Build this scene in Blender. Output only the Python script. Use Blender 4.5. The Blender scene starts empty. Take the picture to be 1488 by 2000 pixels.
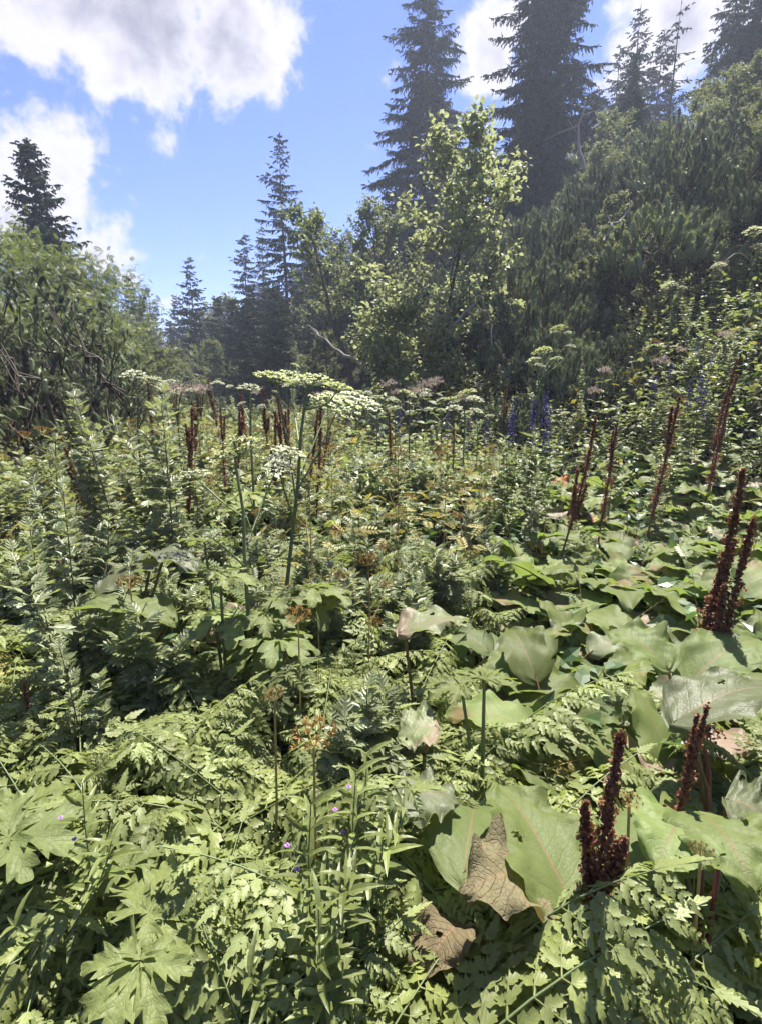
import bpy, math, random
import numpy as np
from mathutils import Vector, Matrix, Euler
R = math.radians
random.seed(11)
rng = np.random.default_rng(11)
scene = bpy.context.scene
col = scene.collection

# ------------------------------------------------------------------ camera
TH, F, CH = R(14.9), 1050.0, 1.6          # pitch down, focal length in photo pixels (1488x2000), eye height
cam = bpy.data.cameras.new('camera')
cam.sensor_fit = 'VERTICAL'; cam.sensor_height = 36.0; cam.sensor_width = 36.0
cam.lens = 36.0 * F / 2000.0
cam.clip_start = 0.02; cam.clip_end = 6000
camo = bpy.data.objects.new('camera', cam); col.objects.link(camo)
camo.location = (0, 0, CH); camo.rotation_euler = (R(90) - TH, 0, 0)
scene.camera = camo
CT, ST = math.cos(TH), math.sin(TH)
def ray(px, py):
    a, b = (px - 744) / F, (1000 - py) / F
    return np.array([a, CT + b * ST, -ST + b * CT])
def P(px, py, d):
    return np.array([0, 0, CH]) + d * ray(px, py)
def proj(x, y, z):
    d = y * CT - (z - CH) * ST
    return 744 + F * x / d, 1000 - F * (y * ST + (z - CH) * CT) / d, d

# ------------------------------------------------------------------ light
SUN_AZ, SUN_EL = R(24), R(63)             # azimuth measured from +Y (view) towards +X
sun_dir = Vector((math.sin(SUN_AZ) * math.cos(SUN_EL), math.cos(SUN_AZ) * math.cos(SUN_EL), math.sin(SUN_EL)))
sl = bpy.data.lights.new('sun', 'SUN'); sl.energy = 4.6; sl.angle = R(0.55); sl.color = (1.0, 0.94, 0.83)
so = bpy.data.objects.new('sun', sl); col.objects.link(so)
so.rotation_euler = sun_dir.to_track_quat('Z', 'Y').to_euler(); so.location = (8, 10, 30)

world = bpy.data.worlds.new('World'); scene.world = world; world.use_nodes = True
world.cycles.sampling_method = 'MANUAL'; world.cycles.sample_map_resolution = 256
wt = world.node_tree; wt.nodes.clear()
def WN(t, **k):
    n = wt.nodes.new(t)
    for a, b in k.items(): setattr(n, a, b)
    return n
def wmath(op, a, b=None, c=None, clamp=False):
    n = WN('ShaderNodeMath', operation=op); n.use_clamp = clamp
    for i, v in enumerate((a, b, c)):
        if v is None: continue
        if hasattr(v, 'links'): wt.links.new(v, n.inputs[i])
        else: n.inputs[i].default_value = v
    return n.outputs[0]
def wdot(vec, v):
    n = WN('ShaderNodeVectorMath', operation='DOT_PRODUCT')
    wt.links.new(vec, n.inputs[0]); n.inputs[1].default_value = tuple(v)
    return n.outputs['Value']
def wsmooth(v, lo, hi):
    n = WN('ShaderNodeMapRange', interpolation_type='SMOOTHSTEP'); n.clamp = True
    wt.links.new(v, n.inputs[0]); n.inputs[1].default_value = lo; n.inputs[2].default_value = hi
    return n.outputs[0]
def wmix(f, a, b):
    n = WN('ShaderNodeMix', data_type='RGBA')
    for i, v in ((0, f), (6, a), (7, b)):
        if hasattr(v, 'links'): wt.links.new(v, n.inputs[i])
        else: n.inputs[i].default_value = v
    return n.outputs[2]
tc = WN('ShaderNodeTexCoord'); D = tc.outputs['Generated']
sky = WN('ShaderNodeTexSky', sky_type='NISHITA'); sky.sun_disc = False
sky.sun_elevation = SUN_EL; sky.sun_rotation = SUN_AZ; sky.altitude = 1200; sky.air_density = 1.0; sky.dust_density = 0.6; sky.ozone_density = 2.0
def noise(scale, detail, rough, dist=0.0):
    n = WN('ShaderNodeTexNoise'); n.inputs['Scale'].default_value = scale; n.inputs['Detail'].default_value = detail
    n.inputs['Roughness'].default_value = rough; n.inputs['Distortion'].default_value = dist
    wt.links.new(D, n.inputs['Vector']); return n.outputs['Fac']
n1, n2, n3 = noise(9, 9, 0.58, 0.4), noise(34, 6, 0.62, 0.2), noise(4.2, 6, 0.55)
# cumulus banks as soft blobs of directions; (direction, angular radii, tilt, weight)
clouds = []
def cl(px, py, rx, ry, w=1.0, tilt=0.0):
    v = ray(px, py); n = np.linalg.norm(v); clouds.append((v / n, rx / F / n, ry / F / n, tilt, w))
cl(190, 10, 330, 150, 1.0, -8); cl(440, 70, 150, 125, .95); cl(60, -60, 420, 200, 1.0); cl(330, 120, 190, 70, .55, -12); cl(40, 150, 120, 60, .45)
cl(100, 290, 115, 130, .85); cl(30, 420, 190, 140, .75); cl(120, 400, 80, 90, .6); cl(200, 490, 75, 60, .75); cl(250, 545, 50, 50, .6)
cl(318, 285, 72, 70, .6, 30); cl(252, 226, 54, 34, .5); cl(285, 250, 60, 30, .4, 40)
cl(950, 100, 80, 130, .8); cl(760, 165, 45, 60, .55); cl(1010, 30, 120, 110, .7)
cl(1330, 60, 130, 120, .8); cl(1430, 20, 140, 100, .7); cl(1230, 190, 110, 90, .6)
cl(430, 510, 75, 26, .5); cl(318, 590, 60, 30, .5); cl(716, 288, 26, 22, .48)
tot = None
for c, rx, ry, tilt, w in clouds:
    e1 = np.cross(c, [0, 0, 1.0]); e1 /= np.linalg.norm(e1); e2 = np.cross(e1, c); a = R(tilt)
    f1, f2 = e1 * math.cos(a) + e2 * math.sin(a), -e1 * math.sin(a) + e2 * math.cos(a)
    mp = WN('ShaderNodeMapping', vector_type='TEXTURE'); wt.links.new(D, mp.inputs['Vector'])
    mp.inputs['Location'].default_value = tuple(c)
    mp.inputs['Rotation'].default_value = Matrix(np.stack([f1, c, f2], -1).tolist()).to_euler()
    k = 1.41; mp.inputs['Scale'].default_value = (rx * k, .5, ry * k)
    gr = WN('ShaderNodeTexGradient', gradient_type='SPHERICAL'); wt.links.new(mp.outputs[0], gr.inputs[0])
    m = wmath('MULTIPLY', wmath('POWER', gr.outputs['Fac'], .6), w)
    tot = m if tot is None else wmath('MAXIMUM', tot, m)
# the same fair-weather cumulus goes on all round, away from the banks above
nf = noise(2.3, 2, .5)
side = wsmooth(wdot(D, ray(744, 420) / np.linalg.norm(ray(744, 420))), .72, .55)
tot = wmath('MAXIMUM', tot, wmath('MULTIPLY', wsmooth(nf, .5, .68), wmath('MULTIPLY', side, .8)))
vo = WN('ShaderNodeTexVoronoi', feature='SMOOTH_F1'); vo.inputs['Scale'].default_value = 24; vo.inputs['Detail'].default_value = 2; wt.links.new(D, vo.inputs['Vector'])
nz = wmath('ADD', wmath('ADD', wmath('MULTIPLY', wmath('SUBTRACT', n1, .5), 1.2), wmath('MULTIPLY', wmath('SUBTRACT', .42, vo.outputs['Distance']), .22)), wmath('MULTIPLY', wmath('SUBTRACT', n2, .5), .42))
dens = wmath('ADD', wmath('SUBTRACT', tot, .33), nz)
alpha = wsmooth(dens, -0.02, 0.24)
core = wsmooth(wmath('ADD', dens, wmath('MULTIPLY', wmath('SUBTRACT', n3, .5), 1.1)), .2, .8)
skyc = WN('ShaderNodeMix', data_type='RGBA', blend_type='MULTIPLY'); skyc.inputs[0].default_value = 1.0
wt.links.new(sky.outputs[0], skyc.inputs[6]); skyc.inputs[7].default_value = (.74, .8, 1.2, 1)
CW, CG = (5.5, 5.4, 5.9, 1), (2.5, 2.5, 3.3, 1)
ccol = wmix(core, CW, CG)
allc = wmix(alpha, skyc.outputs[2], ccol)
bg = WN('ShaderNodeBackground'); bg.inputs['Strength'].default_value = 0.051
wt.links.new(allc, bg.inputs['Color'])
wo = WN('ShaderNodeOutputWorld'); wt.links.new(bg.outputs[0], wo.inputs['Surface'])

vs = scene.view_settings
vs.view_transform = 'Standard'; vs.look = 'None'; vs.gamma = 1.0; vs.use_curve_mapping = False
vs.exposure = 1.75
scene.render.engine = 'CYCLES'
cy = scene.cycles
cy.max_bounces = 6; cy.diffuse_bounces = 3; cy.glossy_bounces = 2; cy.transmission_bounces = 4; cy.transparent_max_bounces = 4
cy.volume_bounces = 0; cy.caustics_reflective = False; cy.caustics_refractive = False
cy.use_denoising = True; cy.denoiser = 'OPENIMAGEDENOISE'; cy.denoising_input_passes = 'RGB_ALBEDO_NORMAL'; cy.denoising_prefilter = 'ACCURATE'
cy.use_adaptive_sampling = True; cy.adaptive_threshold = 0.03

# ------------------------------------------------------------------ materials
def leafmat(name, c1, c2, trans=0.35, rough=0.5, spec=0.4, veins=0.0, vein_col=None, under=None, blotch=None, blotch_amt=0.0, bump=0.0, tcol=None, tex=18.0, vn=9.0, fine_amt=.7, net=0.0, objvar=.3, mid_col=None):
    m = bpy.data.materials.new(name); m.use_nodes = True; t = m.node_tree; t.nodes.clear()
    N = t.nodes.new; L = t.links.new
    at = N('ShaderNodeAttribute'); at.attribute_name = 'rnd'
    oi = N('ShaderNodeObjectInfo')
    def mth(op, a, b=None, clamp=False):
        n = N('ShaderNodeMath'); n.operation = op; n.use_clamp = clamp
        for i, v in enumerate((a, b)):
            if v is None: continue
            if hasattr(v, 'links'): L(v, n.inputs[i])
            else: n.inputs[i].default_value = v
        return n.outputs[0]
    def mix(f, a, b, bt='MIX'):
        n = N('ShaderNodeMix'); n.data_type = 'RGBA'; n.blend_type = bt
        for i, v in ((0, f), (6, a), (7, b)):
            if hasattr(v, 'links'): L(v, n.inputs[i])
            elif isinstance(v, tuple): n.inputs[i].default_value = (*v[:3], 1)
            else: n.inputs[i].default_value = v
        return n.outputs[2]
    r = mth('FRACT', mth('ADD', at.outputs['Fac'], oi.outputs['Random']))
    r2 = mth('FRACT', mth('MULTIPLY', r, 7.31))
    tcn = N('ShaderNodeTexCoord')
    nz = N('ShaderNodeTexNoise'); nz.inputs['Scale'].default_value = tex; nz.inputs['Detail'].default_value = 3
    L(tcn.outputs['Object'], nz.inputs['Vector'])
    c = mix(r, c1, c2)
    c = mix(mth('MULTIPLY', nz.outputs['Fac'], .55), c, c2)
    nf = N('ShaderNodeTexNoise'); nf.inputs['Scale'].default_value = tex * 9; nf.inputs['Detail'].default_value = 4; nf.inputs['Roughness'].default_value = .7
    L(tcn.outputs['Object'], nf.inputs['Vector'])
    fine = mth('ADD', mth('MULTIPLY', nf.outputs['Fac'], fine_amt), 1.0 - fine_amt * .5)
    hs = N('ShaderNodeHueSaturation'); L(c, hs.inputs['Color'])
    L(mth('MULTIPLY', mth('MULTIPLY', mth('ADD', mth('MULTIPLY', r2, .5), .76), fine), mth('ADD', mth('MULTIPLY', oi.outputs['Random'], objvar), 1.0 - objvar * .45)), hs.inputs['Value'])
    L(mth('ADD', mth('MULTIPLY', r, .03), .485), hs.inputs['Hue'])
    c = hs.outputs[0]
    if blotch:
        n2 = N('ShaderNodeTexNoise'); n2.inputs['Scale'].default_value = tex * .45; n2.inputs['Detail'].default_value = 5
        L(tcn.outputs['Object'], n2.inputs['Vector'])
        mr = N('ShaderNodeMapRange'); mr.interpolation_type = 'SMOOTHSTEP'
        L(mth('ADD', n2.outputs['Fac'], mth('MULTIPLY', mth('SUBTRACT', r2, .5), .35)), mr.inputs[0])
        mr.inputs[1].default_value = .72 - blotch_amt; mr.inputs[2].default_value = .86 - blotch_amt
        c = mix(mr.outputs[0], c, blotch)
    height = None
    if veins > 0:
        uv = N('ShaderNodeUVMap'); uv.uv_map = 'UVMap'
        sx = N('ShaderNodeSeparateXYZ'); L(uv.outputs[0], sx.inputs[0])
        av = mth('ABSOLUTE', sx.outputs['X'])
        mid = mth('SUBTRACT', 1.0, mth('DIVIDE', av, .035), clamp=True)
        ph = mth('FRACT', mth('ADD', mth('MULTIPLY', mth('SUBTRACT', sx.outputs['Y'], mth('MULTIPLY', av, .28)), vn), mth('MULTIPLY', mth('SUBTRACT', nz.outputs['Fac'], .5), 1.6)))
        dd = mth('ABSOLUTE', mth('SUBTRACT', ph, .5))
        lat = mth('MULTIPLY', mth('SUBTRACT', 1.0, mth('DIVIDE', dd, .07), clamp=True), .5)
        vf = lat if mid_col else mth('MAXIMUM', mid, lat)
        if net > 0:                                    # fine network of veins between the ribs
            vr = N('ShaderNodeTexVoronoi'); vr.feature = 'DISTANCE_TO_EDGE'; vr.inputs['Scale'].default_value = net; L(tcn.outputs['Object'], vr.inputs['Vector'])
            ve = mth('SUBTRACT', 1.0, mth('DIVIDE', vr.outputs['Distance'], .16), clamp=True)
            c = mix(mth('MULTIPLY', ve, .12), c, tuple(x * .5 for x in c1))
        c = mix(mth('MULTIPLY', vf, veins), c, vein_col or c2)
        if mid_col: c = mix(mth('MULTIPLY', mid, .8), c, mid_col)
        n5 = N('ShaderNodeTexNoise'); n5.inputs['Scale'].default_value = 70; n5.inputs['Detail'].default_value = 3; L(tcn.outputs['Object'], n5.inputs['Vector'])
        height = mth('ADD', mth('MULTIPLY', lat, -.7), mth('ADD', mth('MULTIPLY', n5.outputs['Fac'], .35), mth('MULTIPLY', nz.outputs['Fac'], .9)))
        if net > 0: height = mth('ADD', height, mth('MULTIPLY', ve, -.16))
    if under:
        ge = N('ShaderNodeNewGeometry')
        c = mix(mth('MULTIPLY', ge.outputs['Backfacing'], .75), c, under)
    b = N('ShaderNodeBsdfPrincipled')
    L(c, b.inputs['Base Color']); b.inputs['Roughness'].default_value = rough; b.inputs['Specular IOR Level'].default_value = spec
    if bump > 0:
        bp = N('ShaderNodeBump'); bp.inputs['Strength'].default_value = bump; bp.inputs['Distance'].default_value = .006
        L(height if height is not None else nz.outputs['Fac'], bp.inputs['Height']); L(bp.outputs[0], b.inputs['Normal'])
    out = N('ShaderNodeOutputMaterial')
    if trans > 0:
        tr = N('ShaderNodeBsdfTranslucent')
        L(mix(1.0, c, tcol or (1.6, 1.6, .8), 'MULTIPLY'), tr.inputs['Color'])
        ms = N('ShaderNodeMixShader'); ms.inputs[0].default_value = trans
        L(b.outputs[0], ms.inputs[1]); L(tr.outputs[0], ms.inputs[2]); L(ms.outputs[0], out.inputs['Surface'])
    else:
        L(b.outputs[0], out.inputs['Surface'])
    return m
M = {}
M['chervil'] = leafmat('chervil leaf', (.135, .178, .045), (.22, .245, .095), .35, .5, .4, .45, (.07, .1, .03), under=(.18, .22, .11), bump=.5, tex=9, vn=5, fine_amt=.9)
M['dock'] = leafmat('dock leaf', (.11, .155, .04), (.165, .2, .072), .42, .55, .28, .3, (.2, .21, .1), under=(.13, .18, .08), blotch=(.2, .15, .07), blotch_amt=.04, bump=.32, tex=7, net=85, fine_amt=.5, mid_col=(.25, .14, .085))
M['dock_pale'] = leafmat('pale dock leaf', (.11, .145, .06), (.16, .175, .1), .32, .5, .36, .3, (.26, .25, .16), under=(.19, .22, .12), blotch=(.26, .19, .14), blotch_amt=.16, bump=.325, tex=7, net=85, fine_amt=.5, mid_col=(.25, .14, .085))
M['dock_old'] = leafmat('withered dock leaf', (.12, .09, .052), (.18, .15, .085), .2, .65, .2, .35, (.2, .08, .05), under=(.22, .18, .11), blotch=(.2, .075, .04), blotch_amt=.1, bump=.9, tex=7, net=85, fine_amt=.5, mid_col=(.25, .14, .085))
M['dock_yellow'] = leafmat('yellowing dock leaf', (.2, .23, .04), (.36, .24, .03), .4, .45, .4, .3, (.3, .2, .05), blotch=(.32, .1, .02), blotch_amt=.14, bump=.6, tex=7, net=85, fine_amt=.5, mid_col=(.25, .14, .085), tcol=(1.5, 1.3, .5))
M['petiole'] = leafmat('dock petiole', (.16, .035, .03), (.12, .09, .035), 0, .4, .4)
M['hogweed'] = leafmat('hogweed leaf', (.125, .165, .048), (.175, .205, .075), .34, .55, .3, .3, (.25, .28, .13), under=(.18, .22, .11), blotch=(.2, .15, .06), blotch_amt=-.08, bump=.5, tex=8, vn=6, net=75)
M['stem'] = leafmat('green stem', (.09, .13, .045), (.13, .16, .07), 0, .5, .35)
M['stem_purple'] = leafmat('purplish stem', (.1, .1, .05), (.11, .06, .05), 0, .5, .35)
M['umbel'] = leafmat('umbel flowers', (.54, .56, .4), (.62, .64, .5), .3, .7, .2, tcol=(1.1, 1.1, .85))
M['umbel_green'] = leafmat('green umbel', (.4, .44, .24), (.55, .58, .38), .3, .7, .2, tcol=(1.3, 1.3, .7))
M['mugwort'] = leafmat('silvery leaf', (.135, .17, .075), (.2, .225, .125), .32, .45, .5, under=(.28, .31, .23), tex=9)
M['herb'] = leafmat('herb leaf', (.11, .15, .04), (.18, .205, .072), .4, .45, .4, under=(.15, .19, .1), tex=9)
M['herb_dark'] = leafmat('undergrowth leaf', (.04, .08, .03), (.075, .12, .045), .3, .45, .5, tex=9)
M['herb_yellow'] = leafmat('yellowing herb', (.19, .2, .058), (.27, .22, .07), .38, .55, .3, tex=9, tcol=(1.4, 1.3, .6))
M['straw'] = leafmat('straw', (.3, .25, .11), (.36, .24, .09), 0, .6, .3)
M['dry'] = leafmat('dry seed umbel', (.3, .17, .06), (.36, .24, .09), .15, .6, .3, tcol=(1.3, 1.1, .7))
M['rust'] = leafmat('rusty seed', (.1, .045, .027), (.21, .105, .058), .25, .6, .3, tcol=(1.6, 1.0, .7))
M['rust_stem'] = leafmat('brown stalk', (.07, .03, .02), (.12, .06, .03), 0, .5, .3)
M['monk'] = leafmat('monkshood flower', (.045, .035, .17), (.07, .05, .22), .25, .5, .3, tcol=(1.3, 1.2, 1.6))
M['pink'] = leafmat('dusty pink flower', (.38, .3, .28), (.46, .4, .33), .25, .8, .1, tcol=(1.1, 1.0, 1.0))
M['violet'] = leafmat('violet flower', (.35, .16, .5), (.42, .22, .55), .3, .6, .2, tcol=(1.1, 1.0, 1.1))
M['pine'] = leafmat('pine needles', (.06, .085, .046), (.16, .18, .105), .28, .5, .25, tex=4, objvar=.75)
M['pine_dry'] = leafmat('dry pine needles', (.2, .1, .04), (.24, .14, .07), .1, .6, .2, tex=4)
M['spruce'] = leafmat('spruce needles', (.03, .052, .032), (.055, .08, .045), .1, .6, .15, tex=2)
M['spruce_old'] = leafmat('lichen grey spruce twigs', (.06, .065, .05), (.1, .09, .075), .05, .7, .2, tex=2)
M['bark'] = leafmat('bark', (.045, .036, .03), (.085, .07, .06), 0, .85, .15, bump=.8, tex=14)
M['bark_grey'] = leafmat('grey dead wood', (.2, .18, .16), (.28, .26, .24), 0, .8, .15, bump=.6, tex=14)
M['white_beam'] = leafmat('pale tree leaf', (.17, .2, .085), (.24, .255, .13), .45, .5, .3, under=(.24, .27, .17), tex=3, tcol=(1.4, 1.4, 1.0))
M['rowan'] = leafmat('rowan leaf', (.08, .112, .042), (.13, .155, .064), .33, .5, .25, under=(.14, .17, .09), tex=3)
M['willow'] = leafmat('willow leaf', (.08, .108, .046), (.12, .142, .072), .32, .55, .3, under=(.16, .18, .12), tex=3)

def groundmat():
    m = bpy.data.materials.new('soil and litter'); m.use_nodes = True; t = m.node_tree; N = t.nodes.new; L = t.links.new
    b = t.nodes['Principled BSDF']; b.inputs['Roughness'].default_value = .95; b.inputs['Specular IOR Level'].default_value = .1
    tcn = N('ShaderNodeTexCoord')
    n = N('ShaderNodeTexNoise'); n.inputs['Scale'].default_value = 3.0; n.inputs['Detail'].default_value = 9; L(tcn.outputs['Object'], n.inputs['Vector'])
    cr = N('ShaderNodeValToRGB'); L(n.outputs['Fac'], cr.inputs[0])
    cr.color_ramp.elements[0].position = .35; cr.color_ramp.elements[0].color = (.02, .016, .01, 1)
    cr.color_ramp.elements[1].position = .68; cr.color_ramp.elements[1].color = (.05, .06, .022, 1)
    L(cr.outputs[0], b.inputs['Base Color'])
    n2 = N('ShaderNodeTexNoise'); n2.inputs['Scale'].default_value = 25; n2.inputs['Detail'].default_value = 6; L(tcn.outputs['Object'], n2.inputs['Vector'])
    bp = N('ShaderNodeBump'); bp.inputs['Distance'].default_value = .05; L(n2.outputs['Fac'], bp.inputs['Height']); L(bp.outputs[0], b.inputs['Normal'])
    return m
M['ground'] = groundmat()

# ------------------------------------------------------------------ mesh helpers
class MB:
    def __init__(s): s.V, s.T, s.M, s.U, s.A, s.n = [], [], [], [], [], 0
    def add(s, V, T, mat=0, U=None, rnd=None):
        V = np.asarray(V, float).reshape(-1, 3); T = np.asarray(T, int).reshape(-1, 3)
        s.V.append(V); s.T.append(T + s.n); s.M.append(np.full(len(T), mat) if np.isscalar(mat) else np.asarray(mat))
        s.U.append(np.zeros((len(V), 2)) + [.5, .5] if U is None else np.asarray(U, float))
        if rnd is None: rnd = rng.random()
        s.A.append(np.full(len(V), float(rnd)) if np.isscalar(rnd) else np.asarray(rnd, float))
        s.n += len(V); return s
    def arrays(s): return np.concatenate(s.V), np.concatenate(s.T), np.concatenate(s.U), np.concatenate(s.M), np.concatenate(s.A)
    def bulk(s, tpl, pos, B, sc, rnd=None, mat=None):
        """copies of a template (V,T,U,M[,A]) at pos (n,3), basis columns B (n,3,3), scale (n,)"""
        V, T, U, Mt = tpl[:4]; pos = np.asarray(pos, float); n = len(pos)
        if n == 0: return
        sc = np.broadcast_to(np.asarray(sc, float), (n,))
        W = np.einsum('nij,vj->nvi', B, V) * sc[:, None, None] + pos[:, None, :]
        TT = (T[None] + (np.arange(n) * len(V))[:, None, None]).reshape(-1, 3)
        rnd = rng.random(n) if rnd is None else np.asarray(rnd)
        s.add(W.reshape(-1, 3), TT, np.tile(Mt, n) if mat is None else mat, np.tile(U, (n, 1)), np.repeat(rnd, len(V)))
    def mesh(s, name, mats, smooth=True):
        V, T, U, Mi, A = s.arrays()
        me = bpy.data.meshes.new(name)
        me.vertices.add(len(V)); me.vertices.foreach_set('co', V.astype(np.float32).ravel())
        me.loops.add(len(T) * 3); me.loops.foreach_set('vertex_index', T.astype(np.int32).ravel())
        me.polygons.add(len(T)); me.polygons.foreach_set('loop_start', np.arange(0, len(T) * 3, 3, dtype=np.int32))
        for m in mats: me.materials.append(M[m] if isinstance(m, str) else m)
        me.polygons.foreach_set('material_index', Mi.astype(np.int32))
        me.polygons.foreach_set('use_smooth', np.full(len(T), smooth, dtype=bool))
        me.update(calc_edges=True)
        uv = me.uv_layers.new(name='UVMap'); uv.data.foreach_set('uv', U[T.ravel()].astype(np.float32).ravel())
        a = me.attributes.new('rnd', 'FLOAT', 'POINT'); a.data.foreach_set('value', A.astype(np.float32))
        return me
def unit(v):
    v = np.asarray(v, float); return v / np.maximum(np.linalg.norm(v, axis=-1, keepdims=True), 1e-9)
def frames(Dv, up):
    """basis (n,3,3) with columns x,y,z: y along Dv, z near up"""
    y = unit(Dv); up = np.broadcast_to(np.asarray(up, float), y.shape)
    x = unit(np.cross(y, up + 1e-4)); z = np.cross(x, y)
    return np.stack([x, y, z], axis=-1)
def frame1(d, up): return frames(np.array([d], float), np.array([up], float))[0]
def sph(az, el): return np.stack([np.cos(el) * np.sin(az), np.cos(el) * np.cos(az), np.sin(el)], axis=-1)
def tube(mb, pts, rad, n=5, mat=0, rnd=None):
    pts = np.asarray(pts, float); k = len(pts); rad = np.broadcast_to(np.asarray(rad, float), (k,))
    tan = unit(np.gradient(pts, axis=0)); ref = np.array([0.3, 0.2, 1.0]) if abs(tan[0][2]) < .9 else np.array([1.0, .1, 0])
    x = unit(np.cross(tan, ref)); y = np.cross(tan, x)
    a = np.arange(n) * 2 * np.pi / n
    V = (pts[:, None] + rad[:, None, None] * (np.cos(a)[None, :, None] * x[:, None] + np.sin(a)[None, :, None] * y[:, None])).reshape(-1, 3)
    T = []
    for i in range(k - 1):
        for j in range(n):
            p, q = i * n + j, i * n + (j + 1) % n
            T += [(p, q, p + n), (q, q + n, p + n)]
    mb.add(V, T, mat, None, rnd)
def bend_curve(u, L, e0, bend, power=1.3):
    """points (y,z) of an arc leaving at elevation e0 and turning down by bend over its length"""
    uu = np.linspace(0, 1, 60); ang = e0 - bend * uu ** power
    y = np.concatenate([[0], np.cumsum(np.cos(ang[:-1]) + np.cos(ang[1:])) / 2 / 59]) * L
    z = np.concatenate([[0], np.cumsum(np.sin(ang[:-1]) + np.sin(ang[1:])) / 2 / 59]) * L
    return np.interp(u, uu, y), np.interp(u, uu, z), np.interp(u, uu, ang)
def blade(L, W, nu, nv, prof, e0=0.0, bend=0.5, fold=0.25, wave=0.0, wn=3, teeth=0.0, tn=0, sweep=0.0, back=0.0, twist=0.0, quilt=0.0, ph=0.0, crink=0.0):
    """a leaf blade along +Y from the origin, z up; returns V,T,U,M"""
    u = np.linspace(0, 1, nu + 1); v = np.linspace(-1, 1, 2 * nv + 1)
    uu, vv = np.meshgrid(u, v, indexing='ij'); av = np.abs(vv)
    w = W / 2 * prof(uu)
    if teeth: w = w * (1 - teeth * (1 - ((uu * tn) % 1)) * (uu > .02))
    if crink: w = w * (1 + crink * (.07 * np.sin(19 * uu + ph) + .05 * np.sin(43 * uu + 2 * ph + 3 * (vv > 0)) + .04 * np.sin(71 * uu + ph)))
    x = vv * w
    off = sweep * av * w - back * L * av * (1 - uu) ** 5
    h = fold * av * w + wave * W * av ** 2 * np.sin(2 * np.pi * wn * uu + ph + np.sign(vv) * .9)
    if quilt: h += quilt * W * np.cos(2 * np.pi * 9 * (uu - .28 * av)) * av * (1 - av * .6)
    if crink: h += crink * W * (.022 * np.sin(21 * uu + 6 * vv + ph) + .02 * np.sin(13 * uu - 10 * vv + 2 * ph) + .012 * np.sin(37 * uu + 17 * vv)) * av * 1.2
    cy_, cz_, ang = bend_curve(np.clip(u, 0, 1), L, e0, bend)
    s, c = np.sin(ang)[:, None], np.cos(ang)[:, None]
    Y = cy_[:, None] + off * c - h * s; Z = cz_[:, None] + off * s + h * c
    if twist:
        tw = twist * uu; X2 = x * np.cos(tw); Z = Z + x * np.sin(tw); x = X2
    V = np.stack([x, Y, Z], -1).reshape(-1, 3); U = np.stack([vv, uu], -1).reshape(-1, 2)
    k = 2 * nv + 1; i, j = np.meshgrid(np.arange(nu), np.arange(k - 1), indexing='ij'); a = (i * k + j).ravel()
    T = np.concatenate([np.stack([a, a + 1, a + k + 1], -1), np.stack([a, a + k + 1, a + k], -1)])
    return V, T, U, np.zeros(len(T), int)
def xf(tpl, B=None, pos=(0, 0, 0), sc=1.0, mat=None):
    V, T, U, Mi = tpl[:4]
    V = V * sc
    if B is not None: V = V @ np.asarray(B).T
    return V + np.asarray(pos), T, U, (Mi if mat is None else np.full(len(T), mat))
def rotx(a): c, s = math.cos(a), math.sin(a); return np.array([[1, 0, 0], [0, c, -s], [0, s, c]])
def rotz(a): c, s = math.cos(a), math.sin(a); return np.array([[c, -s, 0], [s, c, 0], [0, 0, 1]])
def tpl_of(mb): V, T, U, Mi, A = mb.arrays(); return V, T, U, Mi

# ------------------------------------------------------------------ object helpers
def tag(o, label=None, cat=None, group=None, kind=None):
    if label: o['label'] = label
    if cat: o['category'] = cat
    if group: o['group'] = group
    if kind: o['kind'] = kind
    return o
def thing(name, label, cat, loc, rz=0.0, group=None, sc=1.0):
    o = bpy.data.objects.new(name, None); o.empty_display_size = .1; col.objects.link(o)
    o.location = tuple(float(v) for v in loc); o.rotation_euler = (0, 0, rz); o.scale = (sc, sc, sc)
    return tag(o, label, cat, group)
def part(name, me, parent, loc=(0, 0, 0), rot=(0, 0, 0), sc=1.0, kind=None):
    o = bpy.data.objects.new(name, me); col.objects.link(o); o.parent = parent
    o.location = tuple(float(v) for v in loc); o.rotation_euler = rot; o.scale = (sc, sc, sc)
    if kind: o['kind'] = kind
    return o
def uni(a, b): return random.uniform(a, b)

# ------------------------------------------------------------------ terrain
def softplus(s, k): return k * np.logaddexp(0, np.asarray(s, float) / k)
def gz(x, y):
    x = np.asarray(x, float); y = np.asarray(y, float)
    sR = (x + .44 * y - 6.3) / 1.09
    hR = 15 * np.tanh(.74 * softplus(sR, .5) / 15)
    sL = (-x - 4.3 - .42 * (y - 6)) / 1.085
    hL = 11 * np.tanh(.42 * softplus(sL, .6) / 11)
    bump = .05 * np.sin(x * 1.7 + .6) * np.cos(y * 1.3) + .03 * np.sin(x * 3.9 + y * 2.2)
    far = 6 * np.tanh(.04 * softplus(y - 40, 6) / 6)
    return hR + hL + bump + far
def build_ground():
    a = np.linspace(-1, 1, 171); s = np.sinh(a * 5.6) / np.sinh(5.6) * 420
    X, Y = np.meshgrid(s, s + 6, indexing='ij'); Z = gz(X, Y)
    V = np.stack([X, Y, Z], -1).reshape(-1, 3); k = len(s)
    i, j = np.meshgrid(np.arange(k - 1), np.arange(k - 1), indexing='ij'); q = (i * k + j).ravel()
    T = np.concatenate([np.stack([q, q + k, q + k + 1], -1), np.stack([q, q + k + 1, q + 1], -1)])
    mb = MB(); mb.add(V, T); o = bpy.data.objects.new('ground', mb.mesh('ground', ['ground'])); col.objects.link(o); tag(o, kind='structure')
build_ground()
def ground(x, y, dz=0.0): return (float(x), float(y), float(gz(x, y)) + dz)

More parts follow.
